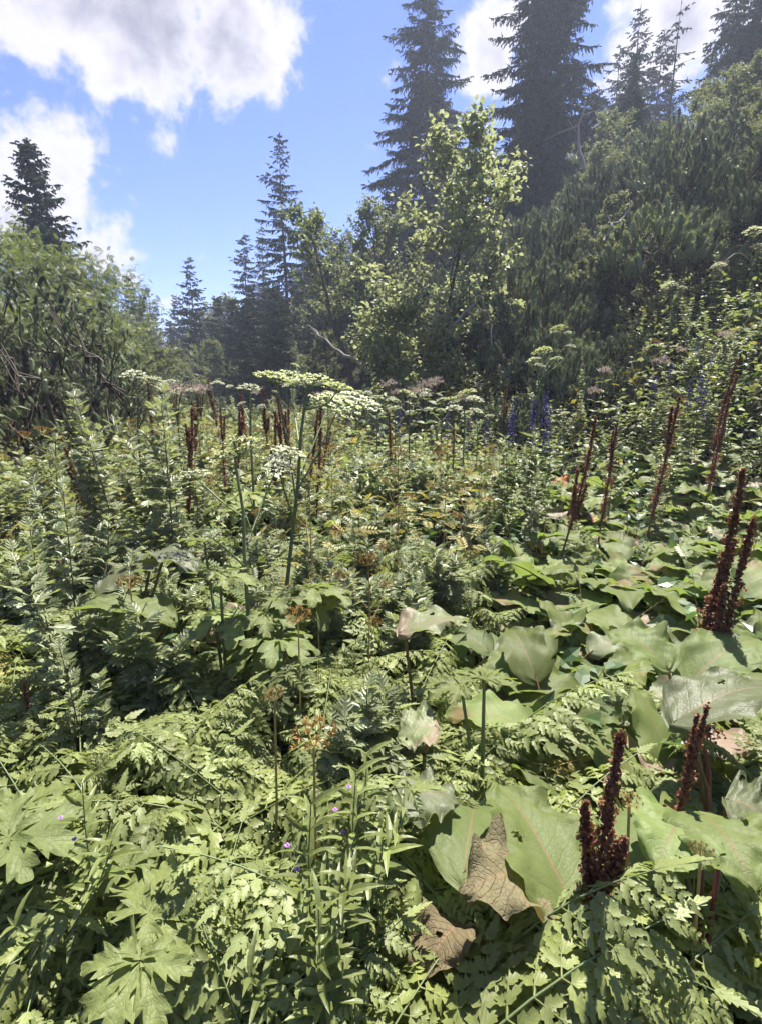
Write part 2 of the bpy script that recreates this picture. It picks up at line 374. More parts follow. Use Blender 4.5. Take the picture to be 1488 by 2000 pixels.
# ------------------------------------------------------------------ trees
def spruce_meshes(H, Rm, z0, seed, wh=.42, nb=6, droop=.5, dens=9.0, taper=.8, gaps=0.0, tw=1.0, old=0.0):
    g = np.random.default_rng(seed); tr, cr = MB(), MB()
    tz = np.linspace(0, H, 16); wob = .012 * H
    tp = np.stack([wob * .3 * np.sin(tz * .8 + seed), wob * .3 * np.cos(tz * .6 + seed), tz], -1)
    tube(tr, tp, np.maximum(.011 * H * (1 - tz / H) ** .9, .008), 7)
    Pp, Dd, Ll, Ww, Up = [], [], [], [], []
    z = z0
    while z < H - .05:
        t = (z - z0) / (H - z0); tx = np.array([np.interp(z, tz, tp[:, 0]), np.interp(z, tz, tp[:, 1])])
        lf = (1 - t) ** taper; n = max(3, int(nb * (1 - .35 * t) + g.random()))
        wl = g.uniform(.75, 1.1); a0 = g.random() * 6.28
        for b in range(n):
            if g.random() < gaps: continue
            az = a0 + b * 6.283 / n + g.normal(0, .25); zz = z + g.normal(0, wh * .22)
            Lb = max(.12, Rm * lf * wl * g.uniform(.5, 1.18)) + .06
            e = .55 * t - .12 + g.normal(0, .09); dr = droop * (1 - .75 * t) * g.uniform(.7, 1.3)
            s = np.linspace(0, 1, 6); o = np.array([math.sin(az), math.cos(az)])
            pts = np.stack([tx[0] + o[0] * Lb * s, tx[1] + o[1] * Lb * s, zz + Lb * (e * s - dr * s ** 2 + .45 * dr * s ** 3.2)], -1)
            tube(tr, pts, np.linspace(.012 + .012 * Lb, .004, 6), 3)
            m = max(5, int(Lb * dens)); q = np.sort(g.uniform(.08, 1, m)); q[-1] = 1.0
            bp = np.stack([np.interp(q, s, pts[:, i]) for i in range(3)], -1)
            tg = np.array([o[0], o[1], 0.0]); sd = np.array([-o[1], o[0], 0])
            side = np.where(np.arange(m) % 2 == 0, 1, -1) * g.uniform(.4, 1.1, m)
            hang = -g.uniform(.15, .9, m) * (1 - .6 * t)
            dv = tg[None] * g.uniform(.5, 1.0, m)[:, None] + sd[None] * side[:, None] + np.array([0, 0, 1.0])[None] * hang[:, None]
            dv[-1] = tg + [0, 0, .1]
            ln = (.16 + .22 * Lb * (1.1 - q) * g.uniform(.6, 1.3, m)).clip(.1, .75) * tw
            Pp.append(bp); Dd.append(unit(dv)); Ll.append(ln); Ww.append(np.full(m, .085) + .06 * ln)
            # second order twiglets hanging along each twig
            k2 = 3
            for r in range(k2):
                f = (r + .6) / k2; sp2 = bp + unit(dv) * (ln * f)[:, None]
                d2 = unit(unit(dv) * .5 + np.array([0, 0, -1.0]) * g.uniform(.3, 1.2, m)[:, None] + g.normal(0, .45, (m, 3)))
                Pp.append(sp2); Dd.append(d2); Ll.append(ln * g.uniform(.35, .65, m)); Ww.append(np.full(m, .075))
        z += wh * g.uniform(.8, 1.2) * (1 - .35 * t)
    Pp.append(np.array([[tp[-1, 0], tp[-1, 1], H - .35]])); Dd.append(np.array([[0, 0, 1.0]])); Ll.append(np.array([.45])); Ww.append(np.array([.06]))
    Pp, Dd, Ll, Ww = map(np.concatenate, (Pp, Dd, Ll, Ww))
    tpl = (np.array([[0, 0, 0], [.5, .3, 0], [.16, .62, -.02], [0, 1, 0], [-.16, .66, -.02], [-.5, .34, 0], [0, .33, .32], [0, .36, -.36]], float),
           np.array([[0, 1, 2], [0, 2, 3], [0, 3, 4], [0, 4, 5], [0, 6, 3], [0, 3, 7]]), np.zeros((8, 2)) + .5, np.zeros(6, int))
    B = frames(Dd, np.array([0, 0, 1.0]) + g.normal(0, .2, Dd.shape))
    B = B * np.stack([Ww, Ll, Ww], -1)[:, None, :]
    rv = g.random(len(Pp))
    cr.bulk(tpl, Pp, B, 1.0, rv, mat=np.repeat((g.random(len(Pp)) < old).astype(int), 6))
    return tr.mesh('spruce_trunk', ['bark']), cr.mesh('spruce_crown', ['spruce', 'spruce_old'], smooth=False)
def spruce(loc, meshes, label, group=None, rz=0.0, sc=1.0, name='spruce_tree'):
    t = thing(name, label, 'tree', loc, rz, group, sc)
    part('trunk', meshes[0], t); part('crown', meshes[1], t); return t

LEAF4 = (np.array([[0, 0, 0], [.36, .3, .1], [.3, .68, .06], [0, 1, -.12], [-.3, .68, .06], [-.36, .3, .1], [0, .5, 0]], float),
         np.array([[0, 1, 6], [1, 2, 6], [2, 3, 6], [3, 4, 6], [4, 5, 6], [5, 0, 6]]), np.zeros((7, 2)) + .5, np.zeros(6, int))
NARROW = (np.array([[0, 0, 0], [.13, .4, .03], [0, 1, -.12], [-.13, .4, .03]], float), np.array([[0, 1, 2], [0, 2, 3]]), np.zeros((4, 2)) + .5, np.zeros(2, int))
def pinnate_tpl(k, lw):
    V, T = [], []
    for i in range(k):
        y = .18 + .72 * i / k
        for s in (-1, 1):
            b = len(V); l = .3 * (1 - .35 * abs(i / k - .4)); zd = -.12 * (i / k) ** 2
            d = np.array([s * .86, .5, -.12]); d /= np.linalg.norm(d); n = np.array([-d[1] * s, d[0] * s, 0]) * lw
            p = np.array([0, y, zd]); V += [p, p + d * l * .45 + n, p + d * l, p + d * l * .45 - n]; T += [(b, b + 1, b + 2), (b, b + 2, b + 3)]
    b = len(V); V += [(0, .85, -.09), (lw, .97, -.13), (0, 1.18, -.2), (-lw, .97, -.13)]; T += [(b, b + 1, b + 2), (b, b + 2, b + 3)]
    b = len(V); V += [(.012, 0, 0), (-.012, 0, 0), (0, .9, -.1)]; T += [(b, b + 1, b + 2)]
    V = np.array(V, float); return V, np.array(T), np.zeros((len(V), 2)) + .5, np.zeros(len(T), int)
ROWAN = pinnate_tpl(6, .055)
def broadleaf_meshes(seed, H, spread, tr_r, lean=(0, 0), nl=20, nt=7, ns=4, nleaf=8, tpl=LEAF4, size=.1, low=.15, mat='white_beam', up=.35, top=.45, crook=.05, droop=0.0):
    g = np.random.default_rng(seed); tr, cr = MB(), MB()
    k = 9; tz = np.linspace(0, 1, k)
    tp = np.stack([lean[0] * tz ** 1.3 * H + np.cumsum(g.normal(0, crook * H / k, k)), lean[1] * tz * H + np.cumsum(g.normal(0, crook * H / k, k)), tz * H * .93], -1); tp -= tp[0]
    tube(tr, tp, tr_r * (1 - .88 * tz), 7)
    LP, LD = [], []
    def curve(p, d, L, n, wob, gup):
        pts = [p]; d = np.array(d, float)
        for i in range(n):
            d = unit(d + g.normal(0, wob, 3) + [0, 0, gup]); pts.append(pts[-1] + d * L / n)
        return np.array(pts)
    for i in range(nl):
        f = low + (1 - low) * (i + g.random()) / nl; p = np.array([np.interp(f, tz, tp[:, c]) for c in range(3)])
        az = i * 2.399 + g.normal(0, .3); shape = math.sin(math.pi * min(1, .18 + .82 * (f - low) / (1 - low) * 1.0)) ** .7 * (1 - top * f) + .12
        L = spread * shape * g.uniform(.7, 1.15)
        d = sph(az, np.array(up + .5 * f + g.normal(0, .12)))
        c1 = curve(p, d, L, 6, .13, .06 - droop)
        tube(tr, c1, np.linspace(tr_r * .34 * (1.1 - f * .7), .006, 7), 4)
        for j in range(nt):
            q = .25 + .75 * (j + g.random()) / nt; pp = np.array([np.interp(q, np.linspace(0, 1, 7), c1[:, c]) for c in range(3)])
            dd = unit(unit(c1[-1] - c1[0]) + g.normal(0, .6, 3) + [0, 0, .15 - droop])
            c2 = curve(pp, dd, L * g.uniform(.22, .42), 4, .18, .03 - droop)
            tube(tr, c2, np.linspace(.009, .003, 5), 3)
            for s in range(ns):
                q2 = .3 + .7 * (s + g.random()) / ns; p3 = np.array([np.interp(q2, np.linspace(0, 1, 5), c2[:, c]) for c in range(3)])
                d3 = unit(unit(c2[-1] - c2[0]) + g.normal(0, .7, 3))
                tt = np.linspace(.1, 1, nleaf); lp = p3 + d3 * (tt * size * 3.0)[:, None] + g.normal(0, size * .25, (nleaf, 3))
                LP.append(lp); LD.append(unit(d3 * .55 + g.normal(0, .65, (nleaf, 3)) + [0, 0, -.25]))
    LP, LD = np.concatenate(LP), np.concatenate(LD)
    B = frames(LD, np.array([0, 0, 1.0]) + g.normal(0, .45, LD.shape))
    cr.bulk(tpl, LP, B, size * g.uniform(.65, 1.25, len(LP)))
    return tr.mesh('tree_trunk', ['bark']), cr.mesh('tree_crown', [mat], smooth=False)
def tree(name, loc, meshes, label, group=None, rz=0.0, sc=1.0):
    t = thing(name, label, 'tree', loc, rz, group, sc)
    part('trunk', meshes[0], t); part('crown', meshes[1], t); return t

# ---- mountain pine
def shoot_tpl(seed, n=54, dry=False):
    g = np.random.default_rng(seed); mb = MB()
    tube(mb, [(0, -.35, 0), (.006, .0, 0), (0, .2, 0)], [.03, .028, .02], 3, mat=1)
    tube(mb, [(0, .12, 0), (.01, .45, 0), (0, .8, .01), (0, 1.0, 0)], [.06, .13, .14, .02], 5, mat=0)
    t = np.linspace(.12, 1, n); az = np.arange(n) * 2.399; el = .1 + .95 * t ** 1.6 + g.normal(0, .15, n)
    d = np.stack([np.cos(az) * np.cos(el), np.sin(el), np.sin(az) * np.cos(el)], -1)
    p = np.stack([np.zeros(n), t * .95, np.zeros(n)], -1)
    s = unit(np.cross(d, g.normal(0, 1, (n, 3)))); w = .022; L = g.uniform(.24, .36, n)[:, None]
    V = np.stack([p + s * w, p - s * w, p + d * L], 1).reshape(-1, 3)
    mb.add(V, np.arange(3 * n).reshape(-1, 3), 0)
    return tpl_of(mb)
SHOOTS = [shoot_tpl(i) for i in range(3)]
def pine_meshes(seed, W, H, ns=420, open_=0.0, ls=.2, lean=0.0, spr=.3):
    g = np.random.default_rng(seed); br, nd = MB(), MB()
    # dome sampled shoots in clusters
    nc = ns // 4; az = g.uniform(0, 6.283, nc); rr = np.sqrt(g.uniform(0, 1, nc)) * W / 2
    hh = H * np.sqrt(np.maximum(0, 1 - (rr / (W / 2) * .93) ** 2)) * g.uniform(.62 - .3 * open_, 1.0, nc) ** .8 * g.uniform(.85, 1.1, nc)
    c = np.stack([rr * np.cos(az) + lean * hh, rr * np.sin(az), hh * .92 + .1], -1)
    nm = 12; ma = np.arange(nm) * 6.283 / nm + g.normal(0, .2, nm); roots = []
    for a in ma:
        r = W / 2 * g.uniform(.35, .85); e = np.array([math.cos(a) * r, math.sin(a) * r, H * g.uniform(.35, .65)])
        s = np.linspace(0, 1, 6)[:, None]; pts = e * np.concatenate([s, s, s ** 1.7], 1) + g.normal(0, .03 * H, (6, 3)); pts[0] = (math.cos(a) * .05, math.sin(a) * .05, -.05)
        tube(br, pts, np.linspace(.035, .014, 6) * H / 1.4, 4); roots.append(pts)
    roots = np.concatenate([r[2:] for r in roots])
    for p in c:
        k = np.argmin(np.linalg.norm((roots - p) * [1, 1, .8], axis=1)); q = roots[k]
        mid = (p + q) / 2 + [0, 0, -.08 * H] + g.normal(0, .03, 3); tube(br, [q, mid, p], [.012, .009, .006], 3)
    n4 = g.integers(3, 6, nc); idx = np.repeat(np.arange(nc), n4); m = len(idx)
    pos = c[idx] + g.normal(0, .05, (m, 3)); out = unit(np.stack([c[idx, 0], c[idx, 1], np.full(m, H * .9)], -1))
    d = unit(out * .7 + np.array([0, 0, .75 if spr < .5 else .4]) + g.normal(0, spr, (m, 3)))
    B = frames(d, g.normal(0, 1, (m, 3)))
    for v in range(3):
        s = np.arange(m) % 3 == v
        nd.bulk(SHOOTS[v], pos[s], B[s], ls * g.uniform(.7, 1.25, s.sum()))
    return br.mesh('pine_branches', ['bark']), nd.mesh('pine_needles', ['pine', 'bark'], smooth=False)
def pine(loc, ms, label, group, rz, sc=1.0):
    t = thing('dwarf_pine', label, 'shrub', loc, rz, group, sc)
    part('branches', ms[0], t); part('needle_shoots', ms[1], t, kind='stuff'); return t

def build_trees():
    g = random.Random(5)
    def at(px, d, pyref=640):
        p = P(px, pyref, d); return p[0], p[1]
    def top_h(px, py, d):              # ground point under a treetop seen at (px,py) and the height needed
        p = P(px, py, d); return ground(p[0], p[1], -.15), float(p[2] - gz(p[0], p[1]) + .15)
    # the two big spruces
    l, h = top_h(838, -95, 25); spruce(l, spruce_meshes(h, 3.2, 1.2, 21, .38, 8, .62, 17, .5, .11, 1.15, .1), 'tall broad dark spruce with drooping boughs behind the pale leafy tree')
    l, h = top_h(1092, -260, 21); spruce(l, spruce_meshes(h, 3.5, .8, 22, .36, 8, .6, 17, .55, .07, 1.15, .08), 'largest dark spruce rising above the thicket of dwarf pines')
    # slender spruces of the valley
    l, h = top_h(546, 262, 26); spruce(l, spruce_meshes(h, 2.1, .6, 23, .46, 6, .45, 14, .6, .1, .95, .12), 'tall slender spruce with bare trunk gaps against the blue sky')
    l, h = top_h(369, 502, 31); spruce(l, spruce_meshes(h, 2.2, .4, 24, .45, 7, .3, 14, .85, .02, .9), 'small evenly tiered spruce standing alone in the valley gap')
    l, h = top_h(476, 455, 33); spruce(l, spruce_meshes(h, 2.3, .4, 25, .45, 7, .42, 13, .75, .06, 1.0), 'dark spruce with thin pointed top beside the slender tall spruce', 'spruces closing the valley')
    l, h = top_h(511, 447, 40); spruce(l, spruce_meshes(h, 2.6, .4, 26, .5, 6, .42, 12, .75, .08, 1.0), 'thin spruce top showing between two taller valley spruces', 'spruces closing the valley')
    l, h = top_h(612, 405, 34); spruce(l, spruce_meshes(h, 3.0, .4, 27, .45, 7, .5, 12, .7, .05, 1.0), 'dark spruce half hidden behind the crooked sparse tree')
    l, h = top_h(50, 272, 17); spruce(l, spruce_meshes(h, 2.5, .5, 28, .27, 9, .35, 19, .8, .02, .95), 'dark bushy spruce rising out of the rowans on the slope')
    l, h = top_h(1252, 8, 27); spruce(l, spruce_meshes(h, 1.9, .5, 29, .38, 6, .5, 14, .75, .08, .9), 'narrow spruce on the skyline above the pine slope')
    l, h = top_h(1212, 88, 29); spruce(l, spruce_meshes(h, 2.0, .5, 30, .4, 7, .4, 13, .8, .06, .9), 'short pale green spruce on the skyline of the slope')
    l, h = top_h(1332, -5, 24); spruce(l, spruce_meshes(h, 1.6, 1.0, 31, .42, 5, .55, 8, .6, .4, .8, .7), 'half dead spruce with grey lichen twigs on the skyline')
    l, h = top_h(1298, 58, 27); spruce(l, spruce_meshes(h, 2.2, .5, 32, .38, 7, .5, 13, .7, .1, .9, .3), 'dark spruce beside the half dead one on the skyline')
    l, h = top_h(1448, -60, 21); spruce(l, spruce_meshes(h, 2.4, .5, 33, .38, 7, .5, 14, .7, .1, 1.1, .3), 'grey green spruce on the highest part of the slope')
    l, h = top_h(283, 556, 42); spruce(l, spruce_meshes(h, 2.6, .4, 34, .5, 7, .4, 11, .8, .05, 1.0), 'tiny far spruce on the shoulder of the opposite slope')
    v1 = spruce_meshes(7.5, 2.3, .2, 35, .36, 8, .4, 13, .75, .03, 1.0); v2 = spruce_meshes(6.2, 2.1, .2, 36, .36, 8, .35, 13, .8, .03, 1.0)
    for i, (px, py, d) in enumerate([(425, 580, 30), (535, 560, 24), (585, 545, 29), (640, 540, 33), (455, 585, 26), (700, 455, 30), (330, 625, 38), (345, 575, 45), (250, 540, 40), (765, 330, 28), (900, 320, 29), (985, 310, 31), (300, 615, 48), (400, 600, 46), (270, 590, 46), (720, 500, 22), (490, 560, 27), (380, 600, 35), (560, 600, 22), (610, 590, 24), (660, 560, 21), (1170, 170, 24), (1010, 240, 27)]):
        l, h = top_h(px, py, d); m = v1 if i % 2 == 0 else v2; hh = 7.5 if i % 2 == 0 else 6.2
        spruce(l, m, 'bushy dark spruce in the mixed wood closing the valley', 'spruces in the wood closing the valley', g.uniform(0, 6), h / hh)
    for k in range(110):
        yy = 22 + 48 * ((k * .618) % 1) ** 1.3; xx = -.42 * yy + 1.0 + g.uniform(0, 1) * (10 + .55 * yy)
        px, py, d = proj(xx, yy, float(gz(xx, yy)) + 2.0)
        if not (380 < px < 1600): continue
        spruce(ground(xx, yy, -.15), v1 if k % 2 else v2, 'spruce in the wood on the hillside behind the slender spruces', 'spruces on the hillside wood', g.uniform(0, 6), g.uniform(.35, .75))
    for k in range(60):
        yy = 16 + 50 * ((k * .618) % 1) ** 1.2; xx = -4.0 - .42 * (yy - 6) - g.uniform(0, 1) * (6 + .4 * yy)
        px, py, d = proj(xx, yy, float(gz(xx, yy)) + 2.0)
        if not (-150 < px < 330): continue
        spruce(ground(xx, yy, -.15), v1 if k % 2 else v2, 'spruce in the wood on the sunny hillside behind the rowans', 'spruces on the sunny hillside', g.uniform(0, 6), g.uniform(.3, .6))
    # broadleaved trees
    x, y = at(850, 11.5); tree('whitebeam_tree', ground(x, y, -.1), broadleaf_meshes(41, 6.0, 1.9, .06, (.12, -.02), 26, 8, 5, 6, LEAF4, .112, .1, 'white_beam', .25, .25), 'pale leafy whitebeam in front of the two big spruces')
    x, y = at(800, 10.8); tree('whitebeam_tree', ground(x, y, -.1), broadleaf_meshes(42, 2.7, 1.3, .04, (-.1, -.1), 18, 7, 5, 7, LEAF4, .105, .1, 'white_beam', .1, .3), 'low pale whitebeam bough reaching out beside the dark hollow')
    l, h = top_h(655, 425, 16); x, y = at(690, 16); tree('willow_tree', ground(x, y, -.1), broadleaf_meshes(43, h, 1.5, .1, (-.2, -.02), 13, 6, 4, 8, LEAF4, .1, .45, 'rowan', .3, .3, .1), 'crooked tree with bare bent trunk and sparse light crown')
    l, h = top_h(735, 400, 17); tree('willow_tree', l, broadleaf_meshes(44, h, 1.9, .08, (-.03, 0), 22, 7, 5, 9, LEAF4, .1, .15, 'willow', .3, .3), 'grey green willow beside the tall broad spruce')
    wv = broadleaf_meshes(45, 4.4, 1.9, .06, (.03, 0), 24, 7, 5, 9, LEAF4, .1, .06, 'willow', .25, .25)
    rv = broadleaf_meshes(46, 4.0, 1.8, .05, (-.05, 0), 15, 6, 4, 6, ROWAN, .19, .12, 'rowan', .35, .3)
    rv2 = broadleaf_meshes(47, 4.5, 1.9, .05, (.08, 0), 16, 6, 4, 6, ROWAN, .2, .15, 'rowan', .35, .3)
    for px, py, d, m, hh in [(5, 390, 13, rv2, 5.2), (85, 440, 12, rv, 4.6), (150, 515, 11.5, rv2, 5.2), (205, 475, 14, rv, 4.6), (55, 540, 10.5, rv, 4.6), (-60, 400, 11, rv2, 5.2), (115, 570, 9.8, rv, 4.6), (245, 620, 15, rv2, 5.2), (-40, 530, 9.5, rv, 4.6), (175, 560, 12.5, rv, 4.6)]:
        l, h = top_h(px, py + 18, d); tree('rowan_tree', l, m, 'feathery leaved rowan on the sunlit slope facing the big spruces', 'rowans on the sunlit slope', g.uniform(0, 6), h / hh)
    for px, py, d in [(300, 660, 17), (270, 620, 24), (440, 560, 36), (240, 600, 30), (640, 630, 18), (560, 650, 22), (410, 650, 25), (500, 650, 23), (330, 665, 20), (640, 500, 24)]:
        l, h = top_h(px, py, d); tree('willow_shrub', l, wv, 'light green bushy willow in the wood closing the valley', 'willows in the wood closing the valley', g.uniform(0, 6), max(.3, h / 5.0))
    for px, py, d in [(1200, 200, 19), (1385, 140, 17), (1440, 110, 15), (1490, 80, 14), (1400, 220, 14), (1480, 190, 12.5), (1330, 255, 17), (1240, 245, 18), (1545, 110, 13), (1180, 265, 17.5)]:
        l, h = top_h(px, py, d); tree('willow_shrub', l, wv, 'grey green willow at the top of the pine covered slope', 'willows above the pine slope', g.uniform(0, 6), max(.3, h / 5.0))
    # mountain pines
    pm = [pine_meshes(61, 1.9, 1.5, 420), pine_meshes(62, 1.6, 1.3, 340), pine_meshes(63, 2.1, 1.6, 440), pine_meshes(64, 1.5, 1.6, 300, .5)]
    n = 0
    for y in np.arange(7.5, 21, 1.12):
        for x in np.arange(-1.5, 14.5, 1.15):
            xx, yy = x + g.uniform(-.35, .35), y + g.uniform(-.35, .35)
            sR = (xx + .44 * yy - 6.3) / 1.09
            edge = 3.9 if xx > 3.4 else 1.9 - .25 * max(0, xx - 0)
            if xx > 3.4: edge = 2.0 + .75 * (xx - 3.4)
            if sR < edge or sR > 12: continue
            px, py, d = proj(xx, yy, float(gz(xx, yy)) + 1)
            if px < 640 or px > 1640: continue
            if px < 860 and yy < 12.2: continue
            pine(ground(xx, yy, -.06), pm[g.randrange(4)], 'dense dwarf pine in the thicket covering the shaded slope', 'dwarf pines covering the shaded slope', g.uniform(0, 6.28), g.uniform(.7, 1.45)); n += 1
    for px, py, d, s in [(985, 690, 8.6, .72), (1060, 700, 8.8, .62), (1120, 650, 9.0, .8), (1190, 690, 8.4, .62), (1225, 660, 8.8, .6), (950, 720, 9.2, .55)]:
        p = P(px, py, d); pine(ground(p[0], p[1], -.05), pm[g.choice((0, 1, 3))], 'small dwarf pine standing forward in the flowering meadow', 'small dwarf pines in the meadow edge', g.uniform(0, 6), s)
    po = [pine_meshes(65, 2.3, 2.4, 380, 1.1, .13, 0, .55), pine_meshes(66, 2.0, 2.0, 330, 1.1, .13, 0, .55)]
    for i, (px, py, d, s) in enumerate([(105, 800, 6.6, 1.1), (15, 790, 7.2, 1.15), (60, 720, 8.6, 1.25), (170, 740, 8.8, 1.15), (-40, 730, 6.4, 1.1), (215, 725, 10.2, 1.0), (120, 690, 10.0, 1.3), (20, 660, 10, 1.1), (265, 715, 11.5, .65), (330, 725, 13, .6), (420, 728, 12.5, .42), (460, 730, 11.5, .4), (500, 728, 13, .45), (550, 725, 12, .38), (380, 715, 14.5, .6), (600, 722, 14, .6), (660, 722, 13.5, .6), (700, 726, 12.8, .5), (620, 728, 12.4, .4)]):
        p = P(px, py, d)
        lab, grp = ('open branched dwarf pine with bare lower stems on the sunny slope', 'open dwarf pines on the sunny slope') if i < 9 else ('low dwarf pine at the far edge of the meadow', 'low dwarf pines at the far meadow edge')
        pine(ground(p[0], p[1], -.05), po[i % 2] if i < 9 else pm[i % 4], lab, grp, g.uniform(0, 6), s)
    for x, y in [(4.6, 11.6), (6.4, 12.6), (8.2, 11.2), (5.6, 14.2), (3.2, 13.4), (9.0, 13.6), (7.4, 15.2)]:
        tree('willow_shrub', ground(x, y, -.1), wv, 'small light green willow bush growing among the dwarf pines', 'small willows among the dwarf pines', g.uniform(0, 6), g.uniform(.34, .48))
    # dead wood
    def dead(pts, rads, label, name='dead_branch', cat='branch'):
        mb = MB(); b = np.array(pts[0]); pts = np.array(pts) - b
        q = np.linspace(0, 1, 10); pp = np.stack([np.interp(q, np.linspace(0, 1, len(pts)), pts[:, i]) for i in range(3)], -1) + rng.normal(0, .025, (10, 3))
        tube(mb, pp, np.interp(q, [0, 1], rads), 6)
        for k in (4, 6, 7, 8):
            e = pp[k] + rng.normal(0, .3, 3) + (pp[-1] - pp[0]) * .12; tube(mb, [pp[k], (pp[k] + e) / 2 + rng.normal(0, .04, 3), e], [rads[1] * 1.1, rads[1] * .8, .005], 4)
        o = bpy.data.objects.new(name, mb.mesh(name, ['bark_grey'])); col.objects.link(o); o.location = tuple(b); tag(o, label, cat)
    d0 = 13.5
    dead([P(1140, 330, d0), P(1128, 280, d0), P(1132, 240, d0), P(1142, 195, d0)], (.045, .012), 'bare grey dead stem leaning before the largest spruce')
    dead([P(735, 735, 12), P(690, 700, 12.2), P(650, 680, 12.4), P(610, 640, 12.6)], (.06, .015), 'long fallen bare branch slanting across the meadow edge')
    dead([P(1180, 470, 9.8), P(1195, 440, 9.8), P(1230, 415, 9.9)], (.025, .01), 'pale bare branch sticking out of the pine thicket')
    dead([P(960, 690, 10.2), P(958, 640, 10.2), P(950, 600, 10.3)], (.02, .008), 'thin pale dead stick in the dark hollow under pines')
    dead([P(885, 640, 10.6), P(940, 575, 10.8), P(880, 525, 10.9)], (.03, .012), 'grey dead bough hanging below the pale whitebeam')
build_trees()

# ------------------------------------------------------------------ herbs: leaves
def prof_dock(u): return np.where(u < .27, np.sqrt(np.clip(1 - ((.27 - u) / .27) ** 2, 0, 1)), np.cos(np.clip((u - .27) / .73, 0, 1) * np.pi / 2) ** .72)
def prof_lance(u): return np.minimum(1, (u * 3.2 + .12)) * (1.0001 - u) ** .7 * 1.15
def prof_pinna(u): return np.minimum(1, u * 9 + .25) * (1.0001 - u) ** .75
def punch(tpl, g, n):
    """insect holes: drop the faces round a few random spots of a blade"""
    V, T, U, Mi = tpl; c = U[T].mean(axis=1); keep = np.ones(len(T), bool)
    for _ in range(n):
        u, v, r = g.uniform(.15, .9), g.uniform(-.95, .95), g.uniform(.015, .05)
        keep &= ((c[:, 1] - u) / r) ** 2 + ((c[:, 0] - v) / (r * 3.2)) ** 2 > 1
    return V, T[keep], U, Mi[keep]
def dock_leaf(seed, L=.4, W=.24, pet=.28, mat='dock', e0=.5, bend=1.1, fold=.18, wave=.07, curl=0.0):
    g = random.Random(seed); mb = MB()
    y, z, a = bend_curve(np.linspace(0, 1, 6), pet, 1.25, 1.25 - e0, 1.6)
    pts = np.stack([np.zeros(6), y, z], -1); tube(mb, pts, np.linspace(.0075, .005, 6), 6, 1)
    bl = blade(L, W, 26, 6, prof_dock, 0, bend, fold, wave, g.uniform(1.6, 2.8), 0, 0, .1, .13, curl, .004, g.uniform(0, 6), .7)
    V, T, U, Mi = punch(bl, g, g.choice((0, 0, 1, 1))); V = V @ rotx(a[-1]).T + pts[-1]
    mb.add(V, T, 0, U)
    # raised midrib under the blade
    q = np.linspace(0, .85, 7); yy, zz, aa = bend_curve(q, L, 0, bend)
    mp = np.stack([np.zeros(7) + 0.0, yy, zz - .006], -1) @ rotx(a[-1]).T + pts[-1]
    tube(mb, mp, np.linspace(.005, .0015, 7), 4, 1)
    return mb.mesh('dock_leaf', [mat, 'petiole'])
DOCK = [dock_leaf(i, uni(.34, .46), uni(.21, .28), uni(.2, .36), 'dock', uni(.1, .8), uni(.6, 1.6), uni(-.05, .35), uni(.05, .1), uni(-.5, .5)) for i in range(7)]
DOCKP = [dock_leaf(20 + i, uni(.34, .46), uni(.23, .3), uni(.2, .34), 'dock_pale', uni(.1, .6), uni(.8, 1.7), uni(-.1, .25), uni(.06, .11), uni(-.5, .5)) for i in range(4)]
DOCKY = [dock_leaf(40 + i, uni(.26, .36), uni(.17, .23), uni(.2, .3), 'dock_yellow', uni(.3, .9), uni(.6, 1.5), uni(0, .4), uni(.08, .13), uni(-.8, .8)) for i in range(2)]
DOCKO = [dock_leaf(50 + i, uni(.28, .4), uni(.19, .26), uni(.12, .2), 'dock_old', uni(0, .4), uni(1.4, 2.3), uni(.1, .5), uni(.1, .15), uni(-.9, .9)) for i in range(3)]

def pinna_tpl(seed, k=5, W=.5):
    """one pinna of unit length: pairs of toothed leaflets that run together towards the tip"""
    g = random.Random(seed); mb = MB(); bend = g.uniform(.4, 1.3)
    fs = .1 + .74 * (np.arange(k) / k); y, z, a = bend_curve(fs, 1.0, 0, bend)
    for i in range(k):
        l = W * .62 * (1 - .72 * fs[i]) * g.uniform(.85, 1.15)
        for s in (-1, 1):
            an = .7 + .25 * fs[i] + g.uniform(-.12, .12); d = np.array([s * math.cos(an), math.sin(an) * math.cos(a[i]), math.sin(an) * math.sin(a[i]) + g.uniform(-.3, .12)])
            b = blade(l, l * .76, 9, 1, lambda u: np.minimum(1, .6 + u * 3) * (1.0001 - u) ** .55, 0, g.uniform(.1, 1.0), g.uniform(.1, .6), 0, 0, .5, 3, .6)
            V, T, U, Mi = xf(b, frame1(d, (g.uniform(-.2, .2), -math.sin(a[i]), math.cos(a[i]))), (0, y[i], z[i])); mb.add(V, T, 0, U)
    yy, zz, aa = bend_curve(np.array([.72]), 1.0, 0, bend)
    b = blade(.3, .17, 9, 1, prof_pinna, aa[0], .25, .12, 0, 0, .5, 4, .5); V, T, U, Mi = xf(b, None, (0, yy[0], zz[0])); mb.add(V, T, 0, U)
    q = np.linspace(0, .85, 5); y, z, a = bend_curve(q, 1.0, 0, bend); tube(mb, np.stack([q * 0, y, z - .004], -1), np.linspace(.016, .006, 5), 3)
    return tpl_of(mb)
PINNA = [pinna_tpl(i, 5 + i % 2, .46 + .04 * (i % 4)) for i in range(10)]
